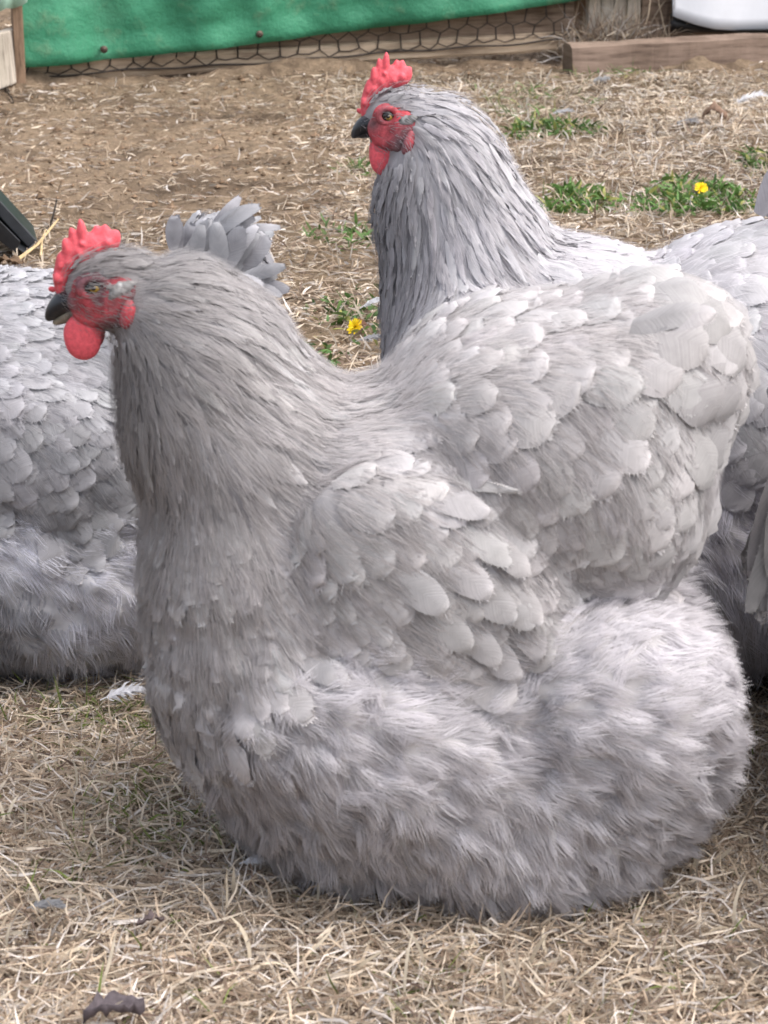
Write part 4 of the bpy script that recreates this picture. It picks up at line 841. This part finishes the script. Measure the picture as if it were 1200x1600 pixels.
# close turf
X, Yp = scatter(138000, 1.08, 2.35, rg); px = to_px(np.stack([X, Yp, 0*X], 1)); so = soil(px[:, 0], px[:, 1])
P2 = np.stack([X, Yp], 1); den = np.clip(.45+1.0*(vnoise(P2, 16, 71)*.5+vnoise(P2, 45, 72)*.5), 0, 1)*(1-.75*so)
k = (rg.random(len(X)) < den) & ~footprint(X, Yp); X, Yp, so = X[k], Yp[k], so[k]; n = len(X)
tuft = vnoise(np.stack([X, Yp], 1), 30, 73)
L = rg.uniform(.012, .034, n)*(.75+.6*tuft)*(1-.3*so); el = np.abs(rg.normal(.46, .42, n)); el = np.clip(el, 0, 1.45)
C_ = straw_cols(X, Yp, rg, so); pg = to_px(np.stack([X, Yp, 0*X], 1)); gm = np.exp(-(((pg[:, 0]-180)/130)**2+((pg[:, 1]-1130)/40)**2))+.8*np.exp(-(((pg[:, 0]-260)/90)**2+((pg[:, 1]-1290)/60)**2))+.35*np.exp(-(((pg[:, 0]-120)/90)**2+((pg[:, 1]-1380)/40)**2))+.25*np.exp(-(((pg[:, 0]-650)/60)**2+((pg[:, 1]-1550)/40)**2))
gr = rg.random(n) < .02+.6*np.clip(gm, 0, 1); C_[gr] = (np.array(lin(120, 134, 74))*rg.uniform(.6, 1.15, (n, 1)))[gr]
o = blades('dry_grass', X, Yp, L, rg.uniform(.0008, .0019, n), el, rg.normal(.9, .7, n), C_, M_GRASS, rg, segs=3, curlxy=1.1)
tag(o, 'short straw coloured dry grass over the yard in the foreground', 'grass', kind='stuff')
# flat thatch lying between the standing blades
X, Yp = scatter(62000, 1.08, 2.35, rg); px = to_px(np.stack([X, Yp, 0*X], 1)); so = soil(px[:, 0], px[:, 1]); k = ~footprint(X, Yp) & (rg.random(len(X)) < 1-.6*so); X, Yp, so = X[k], Yp[k], so[k]; n = len(X)
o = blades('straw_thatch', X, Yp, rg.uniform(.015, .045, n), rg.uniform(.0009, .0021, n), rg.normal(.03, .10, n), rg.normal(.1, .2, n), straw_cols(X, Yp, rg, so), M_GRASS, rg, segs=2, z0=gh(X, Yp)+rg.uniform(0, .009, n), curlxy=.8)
tag(o, 'flattened straw thatch lying between the grass blades', 'thatch', kind='stuff')
# the same turf going on beside the view
X, Yp = scatter(56000, .95, 4.5, rg, 2.9); k = (np.abs(X) > Yp*(600/FOC)*1.4+.04) & ~footprint(X, Yp); X, Yp = X[k], Yp[k]; n = len(X)
o = blades('side_grass', X, Yp, rg.uniform(.015, .045, n), rg.uniform(.0014, .0032, n), np.abs(rg.normal(.3, .35, n)), rg.normal(.5, .6, n), straw_cols(X, Yp, rg, 0*X+.1), M_GRASS, rg, segs=2, curlxy=.8)
tag(o, 'dry straw grass going on to both sides of the hens', 'grass', kind='stuff')
# broad pale dead blades standing out of the turf
X, Yp = scatter(1100, 1.08, 2.3, rg); k = ~footprint(X, Yp); X, Yp = X[k], Yp[k]; n = len(X); px = to_px(np.stack([X, Yp, 0*X], 1)); so = soil(px[:, 0], px[:, 1])
o = blades('dead_blades', X, Yp, rg.uniform(.015, .04, n), rg.uniform(.0017, .0030, n), np.abs(rg.normal(.6, .45, n)), rg.normal(.5, .7, n), np.array(lin(220, 206, 184))*rg.uniform(.7, 1.1, (n, 1)), M_GRASS, rg, curlxy=.8, z0=gh(X, Yp)+rg.uniform(.0, .008, n))
tag(o, 'broad pale dead grass blades standing out of the foreground turf', 'grass', kind='stuff')
# far yard: scratched soil with straw and stubble
X, Yp = scatter(150000, 2.3, 6.4, rg, 1.2); px = to_px(np.stack([X, Yp, 0*X], 1)); so = soil(px[:, 0], px[:, 1])
P2 = np.stack([X, Yp], 1); den = np.clip(.25+1.2*(vnoise(P2, 6, 74)*.5+vnoise(P2, 20, 75)*.5), 0, 1)*(1-.9*so)
k = (rg.random(len(X)) < den); X, Yp, so = X[k], Yp[k], so[k]; n = len(X)
up = rg.random(n) < .35*(1-so)
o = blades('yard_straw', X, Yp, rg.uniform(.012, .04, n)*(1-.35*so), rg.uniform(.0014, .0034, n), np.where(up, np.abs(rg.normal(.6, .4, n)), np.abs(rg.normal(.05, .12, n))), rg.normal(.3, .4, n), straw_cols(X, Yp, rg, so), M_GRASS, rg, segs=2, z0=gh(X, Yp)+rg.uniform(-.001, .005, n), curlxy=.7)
tag(o, 'loose straw and stubble over the scratched soil toward the fence', 'straw', kind='stuff')
# crumbs of soil
def crumbs():
    X, Yp = scatter(9000, 1.9, 6.3, rg, 1.15); px = to_px(np.stack([X, Yp, 0*X], 1)); so = soil(px[:, 0], px[:, 1]); k = rg.random(len(X)) < so*1.1; X, Yp = X[k], Yp[k]; n = len(X)
    r = rg.lognormal(-5.75, .45, n).clip(.0015, .010)
    oc = np.array([[1, 0, 0], [-1, 0, 0], [0, 1, 0], [0, -1, 0], [0, 0, 1], [0, 0, -1.]]); Fo = np.array([[0, 2, 4], [2, 1, 4], [1, 3, 4], [3, 0, 4], [2, 0, 5], [1, 2, 5], [3, 1, 5], [0, 3, 5]])
    V = np.stack([X, Yp, gh(X, Yp)+r*.25], 1)[:, None]+oc[None]*r[:, None, None]*rg.uniform(.6, 1.3, (n, 6, 1))*np.array([1, 1, .75])
    c = np.array(lin(128, 107, 88))*rg.uniform(.45, 1.15, (n, 1, 1))*np.ones((n, 6, 3))
    return mesh('soil_crumbs', V.reshape(-1, 3), expand(Fo, n, 6), M_BODY, None, col=c.reshape(-1, 3), smooth=False)
tag(crumbs(), 'brown crumbs of soil scattered over the bare ground', 'soil', kind='stuff')

# ------------------------------------------------------------------ green weeds
def weeds(name, label, px0, py0, rx, ry, n, h, seed, tone=1.0, grassy=.3):
    n = int(n*.62); h = h*.85; r = np.random.default_rng(seed); a = r.uniform(0, 2*math.pi, n); q = np.sqrt(r.random(n))*(1+.25*np.sin(a*3+seed))
    P = gnd(px0+rx*q*np.cos(a), py0+ry*q*np.sin(a)); X, Yp = P[:, 0], P[:, 1]; keep = vnoise(P[:, :2], 40, seed) > .34; X, Yp = X[keep], Yp[keep]; n = len(X)
    g = r.random(n) < grassy
    L = np.where(g, h*1.6, h)*r.uniform(.5, 1.2, n); wd = np.where(g, .0020, .0050)*r.uniform(.7, 1.3, n)
    c = np.array(lin(88, 124, 66))*r.uniform(.5, 1.3, (n, 1))*tone*np.array([1, 1, 1.])+np.array([.03, .02, 0])*r.random((n, 1)); y = r.random(n) < .12; c[y] = np.array(lin(150, 150, 84))
    o = blades(name, X, Yp, L, wd, np.abs(r.normal(.6, .35, n)), r.normal(.7, .5, n), c, M_LEAF, r, segs=4, curlxy=.5, z0=gh(X, Yp)+r.uniform(0, .012, n)*(~g))
    return tag(o, label, 'weeds', kind='stuff')
weeds('green_weeds', 'bright green weed patch right behind the rear hen neck', 905, 325, 62, 20, 900, .026, 81)
weeds('green_weeds', 'bright green weed strip around the yellow dandelion at right', 1085, 318, 105, 26, 1500, .028, 82)
weeds('green_weeds', 'bluish green weeds in the straw at middle right', 862, 205, 75, 14, 700, .028, 83, .8)
weeds('green_weeds', 'thin green grass near the timber sleeper', 830, 160, 90, 22, 260, .035, 84, 1., .9)
weeds('green_weeds', 'sparse green weeds left of the rear hen neck', 545, 378, 60, 20, 210, .022, 85, .85, .5)
weeds('green_weeds', 'low leafy weeds around the dandelion between the two hens', 560, 500, 70, 42, 300, .022, 86, .65, .15)
weeds('green_weeds', 'sparse green blades on the soil beside the weeds', 560, 272, 30, 12, 120, .024, 87, 1., .8)
weeds('green_weeds', 'small green tufts beside the foreground hen neck', 490, 565, 40, 26, 120, .02, 88, .8, .3)
weeds('green_weeds', 'green blades growing at the foot of the sleeper', 960, 120, 90, 10, 120, .04, 89, 1.1, 1.)
weeds('green_weeds', 'dark green weeds at the right edge below the straw', 1195, 262, 40, 16, 300, .028, 90, .7)

# ------------------------------------------------------------------ dandelions
M_YEL = plain('yellow_petal', lin(240, 205, 30), .6, .2, .12, 200)
M_STEM = plain('green_stem', lin(120, 140, 70), .6, .2, .2, 100)
def dandelion(px, py, r0, hgt, label, tilt, seed):
    g = gnd(float(px), float(py)+hgt*560); root = empty('dandelion', tuple(g)); tag(root, label, 'flower', 'yellow dandelions'); r = np.random.default_rng(seed)
    top = at(float(px), float(py), float(g[1])); mb = MB(); mb.tube([g+[0, 0, -.004], (g+top)/2+[.003, 0, 0], top], .0013, 5); mb.build('stem', M_STEM, root)
    ax = norm(np.array(tilt, float)); s1 = norm(np.cross(ax, [1, .2, .1])); s2 = np.cross(ax, s1); mb = MB()
    for ringr, el, m_ in ((1., .15, 22), (.8, .45, 18), (.5, .8, 12), (.25, 1.2, 7)):
        for k in range(m_):
            a = 2*math.pi*(k+r.random()*.6)/m_; d = s1*math.cos(a)+s2*math.sin(a); e = el+r.normal(0, .12); dr = d*math.cos(e)+ax*math.sin(e); sd_ = np.cross(ax, d); L_ = r0*ringr*r.uniform(.85, 1.15); w_ = r0*.16
            mb.add([top-sd_*w_*.5, top+sd_*w_*.5, top+dr*L_+sd_*w_*.6, top+dr*L_-sd_*w_*.6], [[0, 1, 2, 3]])
    mb.build('petals', M_YEL, root)
dandelion(1095, 294, .011, .03, 'yellow dandelion in the green weeds at the right', (.1, -.7, .7), 1)
dandelion(555, 511, .011, .035, 'yellow dandelion between the foreground hen and the rear hen', (-.5, -.6, .6), 2)

# ------------------------------------------------------------------ shed feathers, leaves, twigs
def shed(px, py, ang, L, W, tone, label, arch=.2, z=.006, tilt=(0, -.35, 1.), fr=.9, kind=1):
    """a loose feather: quill and separate wispy barbs"""
    p = gnd(float(px), float(py)); p[2] = gh(p[0], p[1])+z; a = math.radians(ang); d = norm(np.array([math.cos(a), -math.sin(a), .05])); up_ = norm(np.array(tilt, float)); up_ = norm(up_-d*(up_@d)); s_ = np.cross(up_, d)
    r = np.random.default_rng(int(px*7+py)); n = 110; u = r.uniform(.06, 1, n); sg = r.choice([-1, 1], n)
    def spine(t): return p+d*(np.asarray(t)*L)[..., None]+up_*(arch*L*np.sin(np.asarray(t)*math.pi*.8))[..., None]+s_*(.12*L*np.sin(np.asarray(t)*2.6))[..., None]
    b0 = spine(u); ln = W*.5*np.clip(1.15-(u-.45)**2*2.6, .25, 1.2)*r.uniform(.5, 1.25, n); an = .95-.55*u+r.normal(0, .2, n)
    dr = d*np.cos(an)[:, None]+s_*(sg*np.sin(an))[:, None]+up_*r.normal(.1, .22, n)[:, None]; m1 = b0+dr*(ln*.55)[:, None]; m2 = b0+norm(dr+d*.35+up_*r.normal(-.05, .25, n)[:, None])*ln[:, None]
    wv = norm(np.cross(dr, up_))*.0011; V = np.stack([b0-wv, b0+wv, m1-wv*.9, m1+wv*.9, m2-wv*.2, m2+wv*.2], 1); F = np.array([[0, 2, 3, 1], [2, 4, 5, 3]])
    t = np.linspace(-.12, 1, 9); q = spine(t); wq = s_*np.linspace(.0009, .0002, 9)[:, None]; VQ = np.stack([q-wq, q+wq], 1).reshape(-1, 3); FQ = np.array([[2*k, 2*k+2, 2*k+3, 2*k+1] for k in range(8)])+n*6
    V = np.concatenate([V.reshape(-1, 3), VQ]); V[:, 2] = np.maximum(V[:, 2], gh(V[:, 0], V[:, 1])+.001)
    cc = np.array([.5, .5, .52])*tone*np.concatenate([np.repeat(r.uniform(.8, 1.1, n), 6), np.full(len(VQ), .95)])[:, None]
    o = mesh('shed_feather', V, np.concatenate([expand(F, n, 6), FQ]), M_FLUFF, None, col=cc)
    return tag(o, label, 'feather', 'shed feathers lying on the ground')
shed(165, 1128, -6, .030, .016, 1.7, 'small white down feather beside the left hen in the grass', .1, .020)
shed(380, 1388, 8, .018, .009, 1.6, 'tiny white down feather under the foreground hen breast', .1, .016)
shed(1148, 168, -10, .070, .034, 1.6, 'fluffy white feather on the straw at upper right', .15, .015)
shed(567, 512, -12, .030, .010, 1.6, 'curved white feather next to the dandelion and the rear hen', .3, .022, (0, -.8, .6), .5)
shed(597, 530, 62, .028, .010, 1.6, 'frayed white feather below the curved one beside the rear hen', .1, .020, (.5, -.7, .5), 1.1)
shed(925, 134, 0, .035, .030, .9, 'small grey feather in front of the sleeper end', .1, .012)
shed(862, 190, 15, .045, .02, 1.2, 'pale grey feather in the bluish green weeds', .1, .02)
shed(1055, 195, 40, .05, .03, 1.0, 'pale downy feather on the straw near the curled brown leaf', .1, .014)
shed(50, 1448, 15, .022, .010, .7, 'pale grey feather at the lower left in the dry grass', .1, .016)
shed(560, 552, 10, .030, .016, .8, 'grey feather under the brown leaf near the dandelion', .1, .012)
def leaf(px, py, L, W, colr, label, ang, curl, seed, z=.008, up=.3):
    r = np.random.default_rng(seed); p = gnd(float(px), float(py)); p[2] = gh(p[0], p[1])+z; a = math.radians(ang); d = np.array([math.cos(a), -math.sin(a), 0]); s_ = np.array([-d[1], d[0], 0])
    u = np.linspace(0, 1, 12); v = np.linspace(-1, 1, 7); wv = np.sin(np.clip(u, 0.02, .98)*math.pi)**.7*W*.5*r.uniform(.7, 1.2, 12)
    G = p+d*(u*L)[:, None, None]+s_*(wv[:, None]*v[None])[..., None]+UP*(up*L*np.sin(u*math.pi)[:, None]+curl*W*(np.abs(v)**2)[None]+np.cumsum(r.normal(0, L*.03, (12, 7)), 1)+r.normal(0, L*.03, (12, 7)))[..., None]
    mb = MB(); mb.grid(G); o = mb.build('dead_leaf', plain('dead_leaf_%d' % seed, colr, .75, .2, .25, 120, .3, .001), smooth=True); so_ = o.modifiers.new('t', 'SOLIDIFY'); so_.thickness = .0006
    return tag(o, label, 'leaf')
leaf(132, 1634, .036, .018, lin(92, 84, 88), 'dark curled dead leaf at the bottom left of the grass', -14, .45, 1, .014, .12)
leaf(548, 528, .022, .022, lin(92, 66, 52), 'brown dead leaf beside the dandelion between the hens', -15, -.3, 2, .012, .3)
leaf(1095, 190, .055, .03, lin(128, 104, 88), 'curled brown leaf arching on the straw at upper right', 10, -.4, 3, .008, .5)
leaf(-10, 415, .05, .025, lin(104, 84, 66), 'flat brown dead leaf under the black plastic pot', 20, .2, 4, .006, .1)
leaf(215, 1478, .018, .008, lin(104, 92, 92), 'small grey leaf fragment lying in the lower left grass', -20, .3, 5, .016, .15)
M_TWIG = plain('twig_bark', (.03, .024, .02), .8, .1, .3, 100)
def twig(pts, r, label, mat=M_TWIG):
    P = np.array([gnd(float(x), float(y))+[0, 0, z] for x, y, z in pts]); P[:, 2] += gh(P[:, 0], P[:, 1]); mb = MB(); mb.tube(P, np.linspace(r, r*.5, len(P)), 6); return tag(mb.build('twig', mat), label, 'twig')
twig([(62, 362, .004), (78, 363, .012), (84, 354, .02), (90, 340, .03)], .0024, 'thin dark bent twig sticking up beside the black pot')
M_STRAWST = plain('straw_stalk', lin(196, 172, 132), .7, .2, .2, 60)
twig([(28, 412, .006), (60, 392, .012), (92, 362, .02)], .003, 'long pale straw stalk leaning against the black pot', M_STRAWST)
twig([(64, 402, .006), (66, 385, .014), (72, 378, .02)], .0022, 'short pale straw stalk beside the longer leaning stalk', M_STRAWST)
twig([(2, 130, .0), (14, 150, .002), (20, 162, .0)], .006, 'dark root on the soil below the pale board')

# ------------------------------------------------------------------ dry weeds tangled at the fence gap
r = np.random.default_rng(91); n = 760; pxs = r.normal(960, 45, n).clip(880, 1050); P = fp(pxs, r.uniform(30, 72, n), r.uniform(.03, .09, n))
cw_ = STRAW[r.integers(0, 6, n)]*r.uniform(.5, 1.1, (n, 1))
o = blades('dry_weeds', P[:, 0], P[:, 1], r.uniform(.04, .15, n), r.uniform(.0018, .004, n), r.uniform(-.2, 1.5, n), r.normal(.6, .9, n), cw_, M_GRASS, r, z0=np.maximum(P[:, 2]-.05, .0), curlxy=1.2)
tag(o, 'tangle of dry weed stalks in front of the grey upright planks', 'weeds', kind='stuff')

# ------------------------------------------------------------------ broken black plastic pot at the left edge
def pot():
    M_POT = plain('black_plastic', (.016, .018, .022), .38, .5, .3, 30, .2, .001)
    c = gnd(-16., 392.); root = empty('plastic_pot', tuple(c)); tag(root, 'broken black plastic pot lying on its side at the left edge', 'pot')
    Yc = float(c[1])
    # rim runs down to the right; the mouth faces the camera
    A0, A1 = at(-48., 262., Yc-.02), at(57., 376., Yc-.02); B0, B1 = at(-70., 330., Yc-.05), at(40., 408., Yc-.05)
    A1[2] = max(A1[2], .02); B1[2] = max(B1[2], .006)
    back = np.array([.0, .10, .0])
    def slab(name, a, b, c_, d_, t):
        nn_ = norm(np.cross(b-a, d_-a)); mb = MB(); mb.box([a, b, c_, d_, a+nn_*t, b+nn_*t, c_+nn_*t, d_+nn_*t]); o = mb.build(name, M_POT, root); bv = o.modifiers.new('b', 'BEVEL'); bv.width = .0012; bv.segments = 2
    e = norm(A1-A0)
    slab('rim', A0, A1, A1+[-.012, -.004, -.010], A0+[-.012, -.004, -.010], .006)
    slab('side_wall', A0+[0, .004, -.004], A1+[0, .004, -.004], A1+back+[-.02, 0, .0], A0+back+[-.02, 0, -.0], .002)
    slab('floor_wall', B0, B1, B1+back, B0+back, .002)
    slab('rib', A0+[-.022, .02, -.03]+e*.05, A1+[-.026, .02, -.012]-e*.02, A1+[-.036, .022, -.014]-e*.02, A0+[-.034, .022, -.036]+e*.05, .003)
    slab('end_wall', B1+[0, .002, 0], A1+[-.002, .002, -.004], A1+back*.9+[-.022, 0, -.004], B1+back*.9, .002)
    mb = MB(); q = (A0+B0)/2
    mb.add([A0+back+[-.02, 0, 0], A1+back+[-.02, 0, 0], B1+back, B0+back], [[0, 1, 2, 3]]); mb.build('bottom', M_POT, root)
    slab('broken_flap', B0+[.01, -.01, .004], B1+[-.012, -.01, .003], B1+[-.004, -.012, .022], B0+[.02, -.012, .038], .002)
pot()
